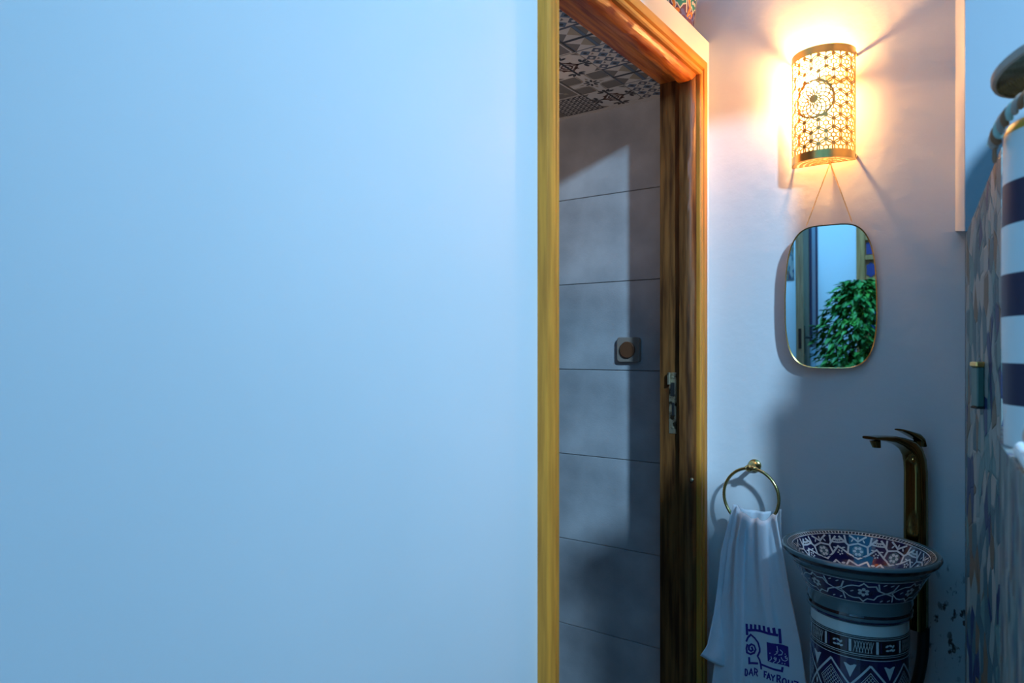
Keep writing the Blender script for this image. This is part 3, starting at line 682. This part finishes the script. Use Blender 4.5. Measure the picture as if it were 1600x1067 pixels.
txt = {'D': [[(0, 0), (0, 1)], [(0, 0), (.6, .1), (.9, .5), (.6, .9), (0, 1)]], 'A': [[(0, 1), (.5, 0), (1, 1)], [(.2, .62), (.8, .62)]], 'R': [[(0, 1), (0, 0), (.7, .05), (.85, .28), (.6, .5), (0, .52)], [(.4, .52), (.95, 1)]],
       'F': [[(0, 1), (0, 0), (.9, 0)], [(0, .48), (.7, .48)]], 'Y': [[(0, 0), (.5, .5), (1, 0)], [(.5, .5), (.5, 1)]], 'O': [[(.5, 0), (.1, .2), (0, .5), (.1, .8), (.5, 1), (.9, .8), (1, .5), (.9, .2), (.5, 0)]],
       'U': [[(0, 0), (0, .75), (.3, 1), (.7, 1), (1, .75), (1, 0)]], 'Z': [[(0, 0), (1, 0), (0, 1), (1, 1)]]}
for ch, x, y, w, h_ in (('D', 264, 818, 38, 98), ('A', 318, 814, 58, 95), ('R', 398, 812, 52, 95), ('F', 545, 845, 42, 85), ('A', 582, 862, 52, 90), ('Y', 640, 880, 52, 92), ('R', 722, 900, 46, 98), ('O', 788, 945, 50, 98), ('U', 868, 975, 50, 98), ('Z', 940, 992, 55, 95)):
    strokes(mb, [[(x + w * p[0], y + h_ * p[1] + .28 * w * p[0]) for p in l] for l in txt[ch]], 18, .0014)
eb = mb.build('embroidered_crest', 'embroidery', front); recalc(eb)
mb = MB()
strokes(mb, [[(708, 505), (716, 550), (722, 592)], [(745, 560), (782, 598), (772, 632), (728, 630)], [(700, 572), (714, 600), (682, 620)],
             [(838, 648), (816, 660), (826, 684), (846, 676), (850, 704), (818, 722), (782, 704), (764, 664)], [(746, 688), (748, 718), (716, 738)],
             [(694, 648), (676, 662), (690, 682), (706, 664), (702, 698), (666, 722)], [(638, 634), (646, 668), (616, 696)]], 11, .0028)
for x, y in ((622, 590), (816, 625), (780, 746), (814, 756)): mb.blob([LG(x + 9 * math.cos(t), y + 9 * math.sin(t)) for t in [PI / 4 * i for i in range(8)]], tf, .0028)
o = mb.build('embroidered_script', 'thread_white', front); recalc(o)

# ------------------------------------------------------------------ pedestal basin with painted patterns
BC = (-.2835, 1.722, -.444)
basin = empty('pedestal_basin', (BC[0], BC[1], FL), 'painted blue and white ceramic pedestal basin under the mirror', 'basin')
OUT = [(.098, FL + .444), (.100, FL + .46), (.100, -.62), (.100, -.17), (.099, -.135)]
mb = MB(); mb.lathe(OUT, (BC[0], BC[1], BC[2]), 72, 0, cap=(True, True)); o = mb.build('pedestal', 'glaze_white', basin); recalc(o, 40)
BOUT = [(.100, -.137), (.106, -.130), (.107, -.120), (.104, -.113), (.108, -.104), (.107, -.094), (.112, -.085), (.121, -.066), (.131, -.047), (.139, -.032), (.143, -.022), (.150, -.016), (.158, -.012), (.1615, -.005), (.1605, .001), (.156, .003), (.150, .000)]
BIN = [(.150, .000), (.146, -.002), (.139, -.004), (.136, -.008), (.125, -.026), (.108, -.048), (.080, -.070), (.045, -.083), (.018, -.087), (.004, -.087)]
mb = MB(); mb.lathe(BOUT + BIN[1:], BC, 96); o = mb.build('bowl', ['glaze_teal'], basin); recalc(o, 60)
bowl = o
def surf(prof, rref, flip=1):
    fn, tot = lathe_fn(prof, BC); return (lambda a, b, h: fn(a / rref, b, h * flip)), tot
def fullband(mb, prof, rref, v0, v1, h, mi, flip=1, n=96):
    fn, t = surf(prof, rref, flip); k = 10; rings = [[fn(2 * PI * rref * i / n, v0 + (v1 - v0) * j / k, h) for i in range(n)] for j in range(k + 1)]
    mb.loops(rings, mi, True, (False, False))
# inside of the bowl
mb = MB(); rI = .118; fI, tI = surf(BIN, rI, 1)
NI = 9; pI = 2 * PI * rI / NI
fullband(mb, BIN, rI, .0125, tI - .004, .0004, 1)
fullband(mb, BIN, rI, .0005, .0115, .0004, 2)
nt_ = 120
for k in range(nt_):
    a = 2 * PI * rI * k / nt_; mb.ribbon([(a, .0015), (a + .0008, .0098)], .0016, fI, .0009, 0, 0)
mb.ribbon([(2 * PI * rI * i / 60, .0010) for i in range(61)], .0011, fI, .0009, 0, 0); mb.ribbon([(2 * PI * rI * i / 60, .0118) for i in range(61)], .0013, fI, .0010, 0, 0)
V0 = .0150; VH = .062
q = lambda k, x, y: (pI * (k + x), V0 + VH * y)
for k in range(NI):
    Wd = .0042; h = .0010
    # hexagon with a flower, straps that run on to the next one
    mb.ribbon([q(k, .50, .30), q(k, .74, .40), q(k, .78, .72), q(k, .50, .95), q(k, .22, .72), q(k, .26, .40)], Wd, fI, h, 0, 0, True)
    mb.ribbon([q(k, .26, .40), q(k, .04, .05)], Wd, fI, h, 0, 0); mb.ribbon([q(k, .74, .40), q(k, .96, .05)], Wd, fI, h, 0, 0)
    mb.ribbon([q(k, .78, .72), q(k, 1.02, .45), q(k, 1.22, .72)], Wd, fI, h, 0, 0)
    mb.ribbon([q(k, .30, .0), q(k, .50, .22), q(k, .70, .0)], Wd, fI, h, 0, 0)
    mb.ribbon([q(k, .82, .0), q(k, .80, .26), q(k, 1.0, .30), q(k, 1.20, .26), q(k, 1.18, .0)], Wd * .9, fI, h, 0, 0)
    c = q(k, .5, .62); mb.blob(ell(c[0], c[1], .0135, .0150, 16), fI, .0008, 3)
    for j in range(6): t = PI / 3 * j; mb.blob(ell(c[0] + .0076 * math.cos(t), c[1] + .0085 * math.sin(t), .0040, .0036, 10, t), fI, .0012, 0)
    c = q(k, 1.0, .13)
    for j in range(5): t = -.9 + .45 * j + PI / 2; mb.blob(ell(c[0] + .007 * math.cos(t), c[1] + .005 * math.sin(t), .0036, .0013, 8, t), fI, .0012, 0)
    c = q(k, 1.0, .70)
    for j in range(5): t = 2 * PI / 5 * j; mb.blob(ell(c[0] + .005 * math.cos(t), c[1] + .005 * math.sin(t), .0024, .0020, 8, t), fI, .0012, 0)
    for x, y, r in ((.36, .2, .5), (.64, .2, -.5), (.12, .5, 1.4), (.88, .5, 1.7), (.5, .10, 0)): c = q(k, x, y); mb.blob(ell(c[0], c[1], .0042, .0017, 8, r + PI / 2), fI, .0012, 0)
for k in range(NI):
    q = lambda k, x, y: (pI * (k + x), V0 + VH * 1.0 + .045 * y)
    mb.ribbon([q(k, .0, .55), q(k, .22, .05), q(k, .5, .35), q(k, .78, .05), q(k, 1.0, .55), q(k, .5, .95), q(k, 0, .55)], .0048, fI, .0010, 0, 0)
    for x, y in ((.5, .62), (.25, .45), (.75, .45), (1.0, .22)): c = q(k, x, y); mb.blob(ell(c[0], c[1], .0060, .0030, 10), fI, .0012, 0)
mb.build('inner_pattern', ['paint_white', 'glaze_navy', 'glaze_black', 'glaze_teal'], bowl)
# outside of the bowl
mb = MB(); rO = .126; fO, tO = surf(BOUT, rO, 1)
v_of = lambda z: sum(math.hypot(BOUT[i + 1][0] - BOUT[i][0], BOUT[i + 1][1] - BOUT[i][1]) for i in range(next(j for j in range(len(BOUT)) if BOUT[j][1] >= z)))
va, vb = v_of(-.085), v_of(-.032); fullband(mb, BOUT, rO, va, vb, .0004, 1)
fullband(mb, BOUT, rO, v_of(-.0165), v_of(-.005), .0004, 2)
fullband(mb, BOUT, rO, .004, .0115, .0004, 1); fullband(mb, BOUT, rO, .018, .024, .0004, 2); 
for v in (va + .001, vb - .0008, vb + .004): mb.ribbon([(2 * PI * rO * i / 72, v) for i in range(73)], .0013, fO, .0009, 0, 0 if v < vb else 2)
NO = 8; pO = 2 * PI * rO / NO; vh = vb - va
q = lambda k, x, y: (pO * (k + x), va + vh * (.06 + .88 * y))
for k in range(NO):
    Wd = .0030; h = .0009
    mb.ribbon([q(k, 0, .72), q(k, .10, .80), q(k, .22, .80), q(k, .30, .96), q(k, .38, .80), q(k, .52, .84), q(k, .58, .62), q(k, .75, .46)], Wd, fO, h, 0, 0)
    mb.ribbon([q(k, 0, .22), q(k, .10, .16), q(k, .22, .18), q(k, .30, .02), q(k, .38, .18), q(k, .52, .14), q(k, .58, .34), q(k, .75, .50)], Wd, fO, h, 0, 0)
    mb.ribbon([q(k, .75, .48), q(k, .88, .62), q(k, .94, .95)], Wd, fO, h, 0, 0); mb.ribbon([q(k, .75, .48), q(k, .90, .34), q(k, .93, .03)], Wd, fO, h, 0, 0)
    mb.ribbon([q(k, .56, .98), q(k, .60, .62)], Wd, fO, h, 0, 0); mb.ribbon([q(k, .75, .5), q(k, .86, .5), q(k, 1.0, .72)], Wd * .8, fO, h, 0, 0); mb.ribbon([q(k, .86, .5), q(k, 1.0, .22)], Wd * .8, fO, h, 0, 0)
    c = q(k, .30, .50)
    for j in range(6): t = PI / 3 * j + .5; mb.blob(ell(c[0] + .0075 * math.cos(t), c[1] + .0075 * math.sin(t), .0043, .0036, 10, t), fO, .0010, 0)
    for x, y in ((.68, .92), (.82, .90), (.68, .08), (.84, .1), (.08, .5)): c = q(k, x, y); mb.blob(ell(c[0], c[1], .0040, .0015, 8, .6), fO, .0010, 0)
mb.build('outer_pattern', ['paint_white', 'glaze_navy', 'glaze_black'], bowl)
# pedestal: frieze and interlaced lozenges
mb = MB(); rP = .1; fP = lambda a, b, h: (BC[0] + (rP + h) * math.cos(a / rP), BC[1] + (rP + h) * math.sin(a / rP), b)
def pband(z0, z1, h, mi):
    mb.loops([[fP(2 * PI * rP * i / 96, z, h) for i in range(96)] for z in (z0, z1)], mi, True, (False, False))
pband(-.652, -.604, .0004, 2); pband(-.94, -.652, .0004, 1)
for z, w in ((-.6065, .0010), (-.6105, .0016), (-.6425, .0016), (-.6465, .0010), (-.6535, .0014), (-.938, .0018)): mb.ribbon([(2 * PI * rP * i / 96, z) for i in range(97)], w, fP, .0008, 0, 0)
NP = 12; pP = 2 * PI * rP / NP
for k in range(NP):
    x = pP * k; mb.ribbon([(x, -.6135), (x, -.6395)], .0052, fP, .0010, 0, 0)
    if k % 2:
        for j in range(7): mb.ribbon([(x + .008 + .0055 * j, -.6145), (x + .008 + .0055 * j + (.006 if j < 6 else 0), -.639)], .0009, fP, .0009, 0, 0); 
        for j in range(7): mb.ribbon([(x + .008 + .0055 * j + .004, -.6145), (x + .008 + .0055 * j - .002, -.639)], .0009, fP, .00095, 0, 0)
    else:
        mb.blob([(x + .006, -.6145), (x + pP - .006, -.6145), (x + pP - .006, -.639), (x + .006, -.639)], fP, .0006, 1)
        for dx, dz, r in ((-.006, .004, .5), (.002, .005, -.3), (.008, .003, .9), (.003, -.004, .2), (-.005, -.005, .0), (.009, -.005, .4)): mb.blob(ell(x + pP / 2 + dx, -.6268 + dz, .0042, .0023, 8, r), fP, .0010, 0)
ND = 8; pD = 2 * PI * rP / ND; zt, zh = -.662, .138
for rep in range(2):
    zz = zt - rep * zh
    for k in range(ND):
        x = pD * k; q = lambda a, b: (x + pD * a, zz - zh * b)
        for sg in (1, -1):
            pth = [(.5, 0.02), (.5 + sg * .5, .36), (.5 + sg * .86, .66), (.5 + sg * .86, .86), (.5 + sg * 1.0, 1.02)]
            mb.ribbon([q(a, b) for a, b in pth], .0042, fP, .0010 + .0003 * sg, 0, 0)
        mb.blob([q(.5, .10), q(.86, .36), q(.62, .58), q(.56, .74), q(.44, .74), q(.38, .58), q(.14, .36)], fP, .0006, 2)
        mb.ribbon([q(.5, .13), q(.82, .36), q(.60, .57), q(.55, .72), q(.45, .72), q(.40, .57), q(.18, .36)], .0012, fP, .0010, 0, 0, True)
        for j in range(7):
            t = j / 6; a0, b0 = .5 + .28 * t, .17 + .2 * t; a1, b1 = .22 + .26 * t, .37 + .2 * t
            mb.ribbon([q(a0, b0), q(a1, b1)], .0010, fP, .0009, 0, 0); mb.ribbon([q(1 - a0, b0), q(1 - a1, b1)], .0010, fP, .00095, 0, 0)
        mb.blob([q(.84, .03), q(1.16, .03), q(1.08, .13), q(1.0, .24), q(.92, .13)], fP, .0009, 0)
        for a, b, r in ((1.0, .50, 0), (.9, .62, .5), (1.1, .62, -.5), (.93, .78, -.3), (1.07, .78, .3), (1.0, .90, 1.57), (1.0, .64, 0)): c = q(a, b); mb.blob(ell(c[0], c[1], .0026, .0062, 8, r), fP, .0010, 0)
mb.build('pedestal_pattern', ['paint_white', 'glaze_navy', 'glaze_black'], bpy.data.objects['pedestal'])
mb = MB(); mb.loops([[fP(2 * PI * rP * i / 96, z, .0004) for i in range(96)] for z in (-1.24, -1.20)], 0, True, (False, False)); mb.build('foot_band', 'glaze_black', bpy.data.objects['pedestal'])
mb = MB(); mb.lathe([(.001, -.0835), (.014, -.0835), (.017, -.085), (.018, -.0868)], BC, 24); o = mb.build('drain', 'brass', basin); recalc(o, 40)

# ------------------------------------------------------------------ tall faucet
FB = Vector((-.190, 1.905, 0)); fd = Vector((-.44, -.90, 0)).normalized(); fs = Vector((-fd.y, fd.x, 0))
faucet = empty('basin_faucet', (FB.x, FB.y, -.66), 'tall dark gold waterfall faucet standing behind the basin', 'faucet')
def fsec(c, fw, up, hw, ht, e=3.2, n=24):
    out = []
    for i in range(n):
        t = 2 * PI * i / n; a = abs(math.cos(t)) ** (2 / e) * (1 if math.cos(t) > 0 else -1); b = abs(math.sin(t)) ** (2 / e) * (1 if math.sin(t) > 0 else -1)
        out.append(tuple(c + fs * (hw * a) + up * (ht * b)))
    return out
path = [(0, -.66, .0235, .0225), (0, -.50, .0235, .0225), (0, -.36, .0232, .0222), (.000, -.290, .0228, .0218), (.004, -.262, .0222, .0212), (.014, -.240, .0215, .0190), (.034, -.224, .0205, .0140), (.062, -.2135, .0195, .0100), (.095, -.2055, .0190, .0078), (.135, -.2010, .0185, .0060), (.172, -.1985, .0182, .0035)]
mb = MB(); rings = []
for k, (s_, z, hw, ht) in enumerate(path):
    a, b = path[max(k - 1, 0)], path[min(k + 1, len(path) - 1)]; tg = (fd * (b[0] - a[0]) + Vector((0, 0, b[1] - a[1]))).normalized(); up = fs.cross(tg).normalized()
    rings.append(fsec(FB + fd * s_ + Vector((0, 0, z)), tg, up, hw, ht))
mb.loops(rings); o = mb.build('body', 'brass_dark', faucet); recalc(o, 50)
mb = MB(); c = FB + fd * .135; mb.loops([fsec(c + Vector((0, 0, -.206)) + fd * .018, fd, fd, .012, .012, 2), fsec(c + Vector((0, 0, -.222)) + fd * .012, fd, fd, .009, .009, 2)]); o = mb.build('aerator', 'brass_dark', faucet); recalc(o, 50)
mb = MB(); c = FB - fd * .004; mb.loops([fsec(c + Vector((0, 0, z)), fd, fd, r, r, 2) for z, r in ((-.262, .016), (-.240, .015), (-.236, .010), (-.216, .010))]); o = mb.build('handle_stem', 'brass_dark', faucet); recalc(o, 50)
mb = MB(); rings = []
for s_, z, hw, ht in ((-.024, -.228, .012, .0035), (-.016, -.214, .0135, .007), (-.002, -.206, .0140, .009), (.016, -.200, .0140, .0070), (.040, -.192, .0135, .0045), (.062, -.186, .0130, .0022)):
    rings.append(fsec(FB + fd * s_ + Vector((0, 0, z)), fd, Vector((0, 0, 1)), hw, ht, 2.6))
mb.loops(rings); o = mb.build('lever', 'brass_dark', faucet); recalc(o, 50)
mb = MB(); pts = []
for k in range(25):
    t = k / 24; pts.append((FB.x + .016 - .10 * t ** 2.5, FB.y + .0 - .02 * t, -.655 - .30 * t))
mb.tube(pts, .0125, 12); o = mb.build('pipe_shadow', 'pipe_shadow_black', faucet); recalc(o, 60)  # black tube standing for the shadow and pipe beside the pedestal

# ------------------------------------------------------------------ mosaic pier and low wall on the right
def sloped(pts, z0):
    n = len(pts); mb = MB(); mb.loops([[(x, y, z0) for x, y, z in pts], list(pts)]); return mb
m = sloped([(-.0935, YF + .004, .278), (-.0700, 1.4990, .213), (.60, 1.4990, .213), (.60, YF + .004, .278)], FL)
struct('wall_dado', m, 'mosaic', 'mosaic dado below the wall corner')
m = sloped([(-.0700, 1.4985, .211), (-.0173, 1.38, .329), (.60, 1.38, .329), (.60, 1.4985, .329)], FL)
struct('wall_pier', m, 'mosaic', 'mosaic-clad pier at the right edge')
m = sloped([(-.0176, 1.3795, -.123), (-.0155, 1.12, -.123), (.0075, .84, -.123), (.030, .55, -.123), (.62, .55, -.123), (.62, 1.3795, -.123)], FL); struct('wall_low', m, 'mosaic', 'low mosaic wall that carries the striped vase')
mb = MB()
for k, (off, r, zz) in enumerate(((.009, .009, -.1135), (.033, .010, -.1125))):
    mb.tube([(-.002 + off, .985, zz), (.0075 + off, .84, zz), (.019 + off, .70, zz), (.0295 + off, .56, zz)], r, 10)
o = mb.build('trim_2', 'band_white'); tag(o, 'white rounded edging on top of the low mosaic wall', None, None, 'structure'); recalc(o, 50)
# green enamel box with brass cap on the pier
gb = empty('enamel_box', (-.049, 1.441, -.101), 'small green enamel box with a brass cap fixed to the mosaic pier', 'box')
Mx = Matrix.Rotation(math.radians(23.9), 4, 'Z')
def pier_box(mb, d0, d1, l0, l1, z0, z1, bev):
    n0 = len(mb.v); mb.box(-d1, -d0, l0, l1, z0, z1, 0, bev)
    for i in range(n0, len(mb.v)):
        v = Mx @ Vector(mb.v[i]); mb.v[i] = (v.x - .0455, v.y + 1.4437, v.z)
mb = MB(); pier_box(mb, 0, .012, -.012, .012, -.0975, -.029, .002); o = mb.build('case', 'green_enamel', gb); recalc(o)
mb = MB(); pier_box(mb, 0, .014, -.0135, .0135, -.029, -.020, .002); o = mb.build('cap', 'brass', gb); recalc(o)
mb = MB(); pier_box(mb, 0, .013, -.0128, .0128, -.1005, -.0975, .001); o = mb.build('foot', 'black_hole', gb); recalc(o)

# unseen brass disc on a stand, added to shade the wall corner
tr = empty('shade_disc', (.244, 1.30, -.1225), 'unseen round brass disc on an iron stand, added to cast the curved shadow on the wall corner', 'shadow disc')
ydisc = lambda prof, n=48: [[(.244 + r * math.cos(t), y, .412 + r * math.sin(t)) for t in [2 * PI * i / n for i in range(n)]] for r, y in prof]
mb = MB(); mb.loops(ydisc([(.005, 1.303), (.08, 1.303), (.128, 1.302), (.145, 1.296), (.145, 1.301), (.128, 1.307), (.08, 1.308), (.005, 1.308)])); o = mb.build('shade_plate', 'brass', tr); recalc(o, 50)
mb = MB(); mb.loops(ydisc([(.143, 1.294), (.148, 1.292), (.151, 1.296), (.150, 1.301), (.146, 1.304), (.143, 1.302), (.143, 1.294)]), cap=(False, False)); o = mb.build('rim', 'brass_dark', tr); recalc(o, 50)
mb = MB(); mb.tube([(.244, 1.318, -.118), (.244, 1.318, .40)], .006, 10); mb.tube([(.244, 1.318, .30), (.244, 1.305, .258), (.244, 1.288, .255), (.244, 1.286, .272)], .004, 8); mb.lathe([(.001, .012), (.02, .010), (.05, .004), (.052, 0), (.001, 0)], (.244, 1.318, -.1225), 28); o = mb.build('stand', 'iron', tr); recalc(o, 50)
# striped vase with straw cover
VC = (.0836, 1.12, -.1225)
vase = empty('striped_vase', VC, 'tall navy and white banded vase standing on the low wall at the right edge', 'vase')
def vr(z): return .0952 + .0028 * math.sin(PI * z / .41)
zs = [.0, .053, .106, .165, .219, .281, .335, .397]
for i in range(7):
    mb = MB(); pr = [(vr(zs[i] + (zs[i + 1] - zs[i]) * k / 6), zs[i] + (zs[i + 1] - zs[i]) * k / 6) for k in range(7)]
    mb.lathe(pr, VC, 64); o = mb.build('band', 'band_navy' if i % 2 else 'band_white', vase); recalc(o, 60)
mb = MB(); mb.lathe([(vr(.397), .397), (.0952, .402), (.0915, .410), (.084, .410), (.082, .38), (.082, .02)], VC, 64); o = mb.build('rim', 'band_yellow', vase); recalc(o, 50)
# braided straw garland round the rim
gar = empty('straw_braid', (VC[0], VC[1], .288), 'braided straw cord with rust tips draped over the vase rim', 'braid')
for s_, mm in ((0, 'straw_mint'), (1, 'straw_rust'), (2, 'straw_pink')):
    mb = MB(); pts = []
    for k in range(120):
        t = k / 119; a = PI * 1.04 + t * 1.9; r = .1060 + .0042 * math.cos(t * 46 + s_ * 2.094); zz = .268 + .046 * math.sin(min(1, t * 1.6) * PI / 2) + .0045 * math.sin(t * 46 + s_ * 2.094)
        pts.append((VC[0] + r * math.cos(a), VC[1] + r * math.sin(a), zz))
    mb.tube(pts, .0042, 8); o = mb.build('strand', mm, gar); recalc(o, 60)
mb = MB()
for k in range(7):
    a = PI * 1.04 - .01 + .008 * k; p = Vector((VC[0] + .106 * math.cos(a), VC[1] + .106 * math.sin(a), .270)); mb.tube([tuple(p), tuple(p + Vector((-.001 + .0005 * k, -.001, -.022 - .002 * (k % 3))))], [.002, .0014], 6)
o = mb.build('tassel', 'straw_rust', gar); recalc(o)
# straw hat resting above the vase
HC = Vector((.0615, 1.090, .361))
hat = empty('straw_hat', (HC.x, HC.y, .288), 'woven straw hat with a pink-edged brim on top of the striped vase', 'hat')
tilt = Matrix.Rotation(math.radians(-13), 3, 'Y') @ Matrix.Rotation(math.radians(-6), 3, 'X')
def hat_part(prof, name, mm, woven=0.0, n=72):
    mb = MB(); rings = []
    for r, z in prof:
        rings.append([tuple(HC + tilt @ Vector(((r + woven * math.sin(i * 9 * PI / n * 2) * (r > .02)) * math.cos(2 * PI * i / n), r * math.sin(2 * PI * i / n), z + woven * math.cos(i * 36 * 2 * PI / n + z * 900)))) for i in range(n)])
    mb.loops(rings, 0, True, (False, False)); o = mb.build(name, mm, hat); recalc(o, 60); return o
br = []
for k in range(25): r = .044 + .042 * k / 24; br.append((r, (.0016 if k % 2 else -.0016) - .05 * (r - .044)))
br += [(r, z + .006) for r, z in reversed(br)]
hat_part(br + [br[0]], 'brim', 'straw', .0012)
hat_part([(.044, .002), (.042, .012), (.036, .018), (.02, .021), (.002, .022)], 'crown', 'straw', .0008)
hat_part([(.045, -.002), (.040, -.03), (.037, -.052), (.036, -.071), (.031, -.070), (.040, .0)], 'inner_band', 'straw_pink', .0012)
e = br[24]; hat_part([(e[0] - .002, e[1] - .002), (e[0] + .002, e[1] - .001), (e[0] + .003, e[1] + .003), (e[0] + .002, e[1] + .008), (e[0] - .002, e[1] + .008)], 'edging', 'straw_pink')
mb = MB(); mb.sphere((.0185, .885, -.0885), .012, 16, 10, 0, (1, 1, 1.3)); o = mb.build('clay_bead', 'bead_pink', None, True, (.0185, .885, H - .104)); tag(o, 'small pink clay bead lying on the low wall edging', 'bead')

# ------------------------------------------------------------------ courtyard things that the mirror shows
plant = empty('potted_ficus', (-.30, -1.62, FL), 'leafy green ficus in a clay pot reflected in the mirror', 'plant')
mb = MB(); mb.lathe([(.11, 0), (.13, .1), (.15, .22), (.165, .30), (.175, .30), (.175, .335), (.16, .335), (.15, .29), (.01, .28)], (-.30, -1.62, FL), 32, cap=(True, False)); o = mb.build('clay_pot', 'terracotta', plant); recalc(o, 50)
random.seed(4); mb = MB(); tips = []
for k in range(5):
    a = k * 1.256; p = [(-.30 + .02 * math.cos(a), -1.62 + .02 * math.sin(a), FL + .28)]
    for j in range(1, 9): t = j / 8; p.append((-.30 + (.02 + .13 * t) * math.cos(a + t) + random.uniform(-.01, .01), -1.62 + (.02 + .12 * t) * math.sin(a + t), FL + .28 + 1.05 * t)); tips.append(p[-1])
    mb.tube(p, [.012 - .008 * j / 8 for j in range(9)], 8)
o = mb.build('stem', 'bark', plant); recalc(o, 60)
mb = MB()
for k in range(3200):
    u, v, w = random.random(), random.random() ** .5, random.random() * 2 * PI
    zc = -.62 + .93 * u; rad = .30 * (math.sin(PI * min(1, .12 + .86 * u)) ** .6) * v * (1 + .18 * math.sin(3 * w + 5 * u))
    c = Vector((-.27 + rad * math.cos(w), -1.62 + rad * math.sin(w), zc - .5 * rad * rad))
    d = Vector((math.cos(w + random.uniform(-.9, .9)), math.sin(w + random.uniform(-.9, .9)), random.uniform(-1.1, .2))).normalized()
    sd = d.cross(Vector((random.uniform(-.3, .3), random.uniform(-.3, .3), 1))).normalized(); up = sd.cross(d)
    l = random.uniform(.045, .085); wd = l * .24
    V = [c, c + d * l * .35 + sd * wd + up * .006, c + d * l * .35 - sd * wd + up * .006, c + d * l * .4, c + d * l * .7 + sd * wd * .7, c + d * l * .7 - sd * wd * .7, c + d * l - Vector((0, 0, .01))]
    mb.add([tuple(x) for x in V], [(0, 1, 3), (0, 3, 2), (1, 4, 3), (3, 4, 6), (3, 6, 5), (2, 3, 5)])
o = mb.build('foliage', 'leaf', plant); o['kind'] = 'stuff'

d2 = empty('door_2', (-.65, -1.75, FL), 'open wooden door seen edge-on in the mirror', None, None, 'structure')
mb = MB(); mb.box(-.672, -.622, -2.19, -1.36, FL + .01, .85, 0, .003); o = mb.build('door_leaf', 'wood_grey', d2); recalc(o)
mb = MB(); mb.box(-.622, -.617, -1.45, -1.41, -.20, .0, 0, .001); mb.tube([(-.62, -1.43, -.085), (-.585, -1.43, -.085), (-.578, -1.45, -.085), (-.578, -1.54, -.09)], .008, 8); o = mb.build('handle', 'iron', d2); recalc(o)
mb = MB(); mb.box(-.657, -.637, -1.3605, -1.357, -.16, -.02); o = mb.build('lock_plate', 'iron', d2); recalc(o)
sh = empty('shutter_strip', (-.59, -2.2, -.18), 'narrow dark blue folded shutter on the courtyard wall in the mirror', 'shutter')
mb = MB(); mb.box(-.622, -.602, -2.2, -2.165, -.18, 1.5, 0, .002); mb.box(-.575, -.560, -2.2, -2.165, -.10, 1.5, 0, .002); o = mb.build('frame', 'shutter_navy', sh); recalc(o)
mb = MB(); mb.box(-.602, -.575, -2.2, -2.175, -.15, 1.5); o = mb.build('panel', 'shutter_grey', sh); recalc(o)
mb = MB(); mb.tube([(-.60, -2.17, -.19), (-.60, -2.17, FL + .01)], .022, 14); mb.tube([(-.60, -2.17, -.24), (-.60, -2.17, -.19)], .026, 14); o = mb.build('drain_pipe', 'pipe_blue', None, False, (-.60, -2.17, 0)); recalc(o, 50); tag(o, 'pale blue drain pipe below the dark shutter in the mirror', 'pipe')

d3 = empty('door_3', (.2, -2.2, FL), 'carved wooden door with dark blue panels seen in the mirror', None, None, 'structure')
for x0, x1 in ((-.285, -.225), (.10, .17), (.47, .55)):
    mb = MB(); mb.box(x0, x1, -2.2, -2.14, FL, 1.3, 0, .003); o = mb.build('stile', 'wood_door', d3); recalc(o)
zz = FL
levels = [FL, FL + .1, -.75, -.70, -.20, -.15, .285, .325, .465, .505, .62, .66, .95, 1.0, 1.3]
for (x0, x1) in ((-.225, .10), (.17, .47)):
    mb = MB(); mb.box(x0, x1, -2.2, -2.17, FL, 1.3); o = mb.build('panel', 'wood_door', d3); recalc(o)
    for z0 in (FL, -.74, -.20, .295, .480, .63, .96):
        mb = MB(); mb.box(x0, x1, -2.17, -2.145, z0, z0 + .035, 0, .003); o = mb.build('rail', 'wood_door', d3); recalc(o)
    for z0, z1 in ((.52, .62), (.67, .95), (.34, .47), (-.16, .28), (-.70, -.21)):
        nseg = 4 if z1 - z0 < .2 else 3
        for k in range(nseg):
            cx_ = x0 + (x1 - x0) * (k + .5) / nseg; hw = (x1 - x0) / nseg * .38; hz = (z1 - z0) / 2 * .9; cz_ = (z0 + z1) / 2
            sh_ = [(-1, -.6), (-.6, -.7), (0, -1), (.6, -.7), (1, -.6), (.9, 0), (1, .6), (.6, .7), (0, 1), (-.6, .7), (-1, .6), (-.9, 0)] if z0 < .5 else [(-1, -1), (1, -1), (1, 1), (-1, 1)]
            mb = MB(); n = len(sh_); V = [(cx_ + a * hw, -2.170, cz_ + b * hz) for a, b in sh_] + [(cx_ + a * hw, -2.164, cz_ + b * hz) for a, b in sh_]
            mb.add(V, [tuple(range(n)), tuple(range(2 * n - 1, n - 1, -1))] + [(i, (i + 1) % n, n + (i + 1) % n, n + i) for i in range(n)]); o = mb.build('blue_inlay', 'door_blue', d3); recalc(o)
# strip of painted tiles high on the wall, at the left edge of the reflection
mb = MB(); mb.box(-.80, -.735, -2.2, -2.19, .36, .75); o = mb.build('tile_strip', 'mosaic'); tag(o, 'narrow painted tile strip on the wall at the left edge of the mirror', 'tile strip')
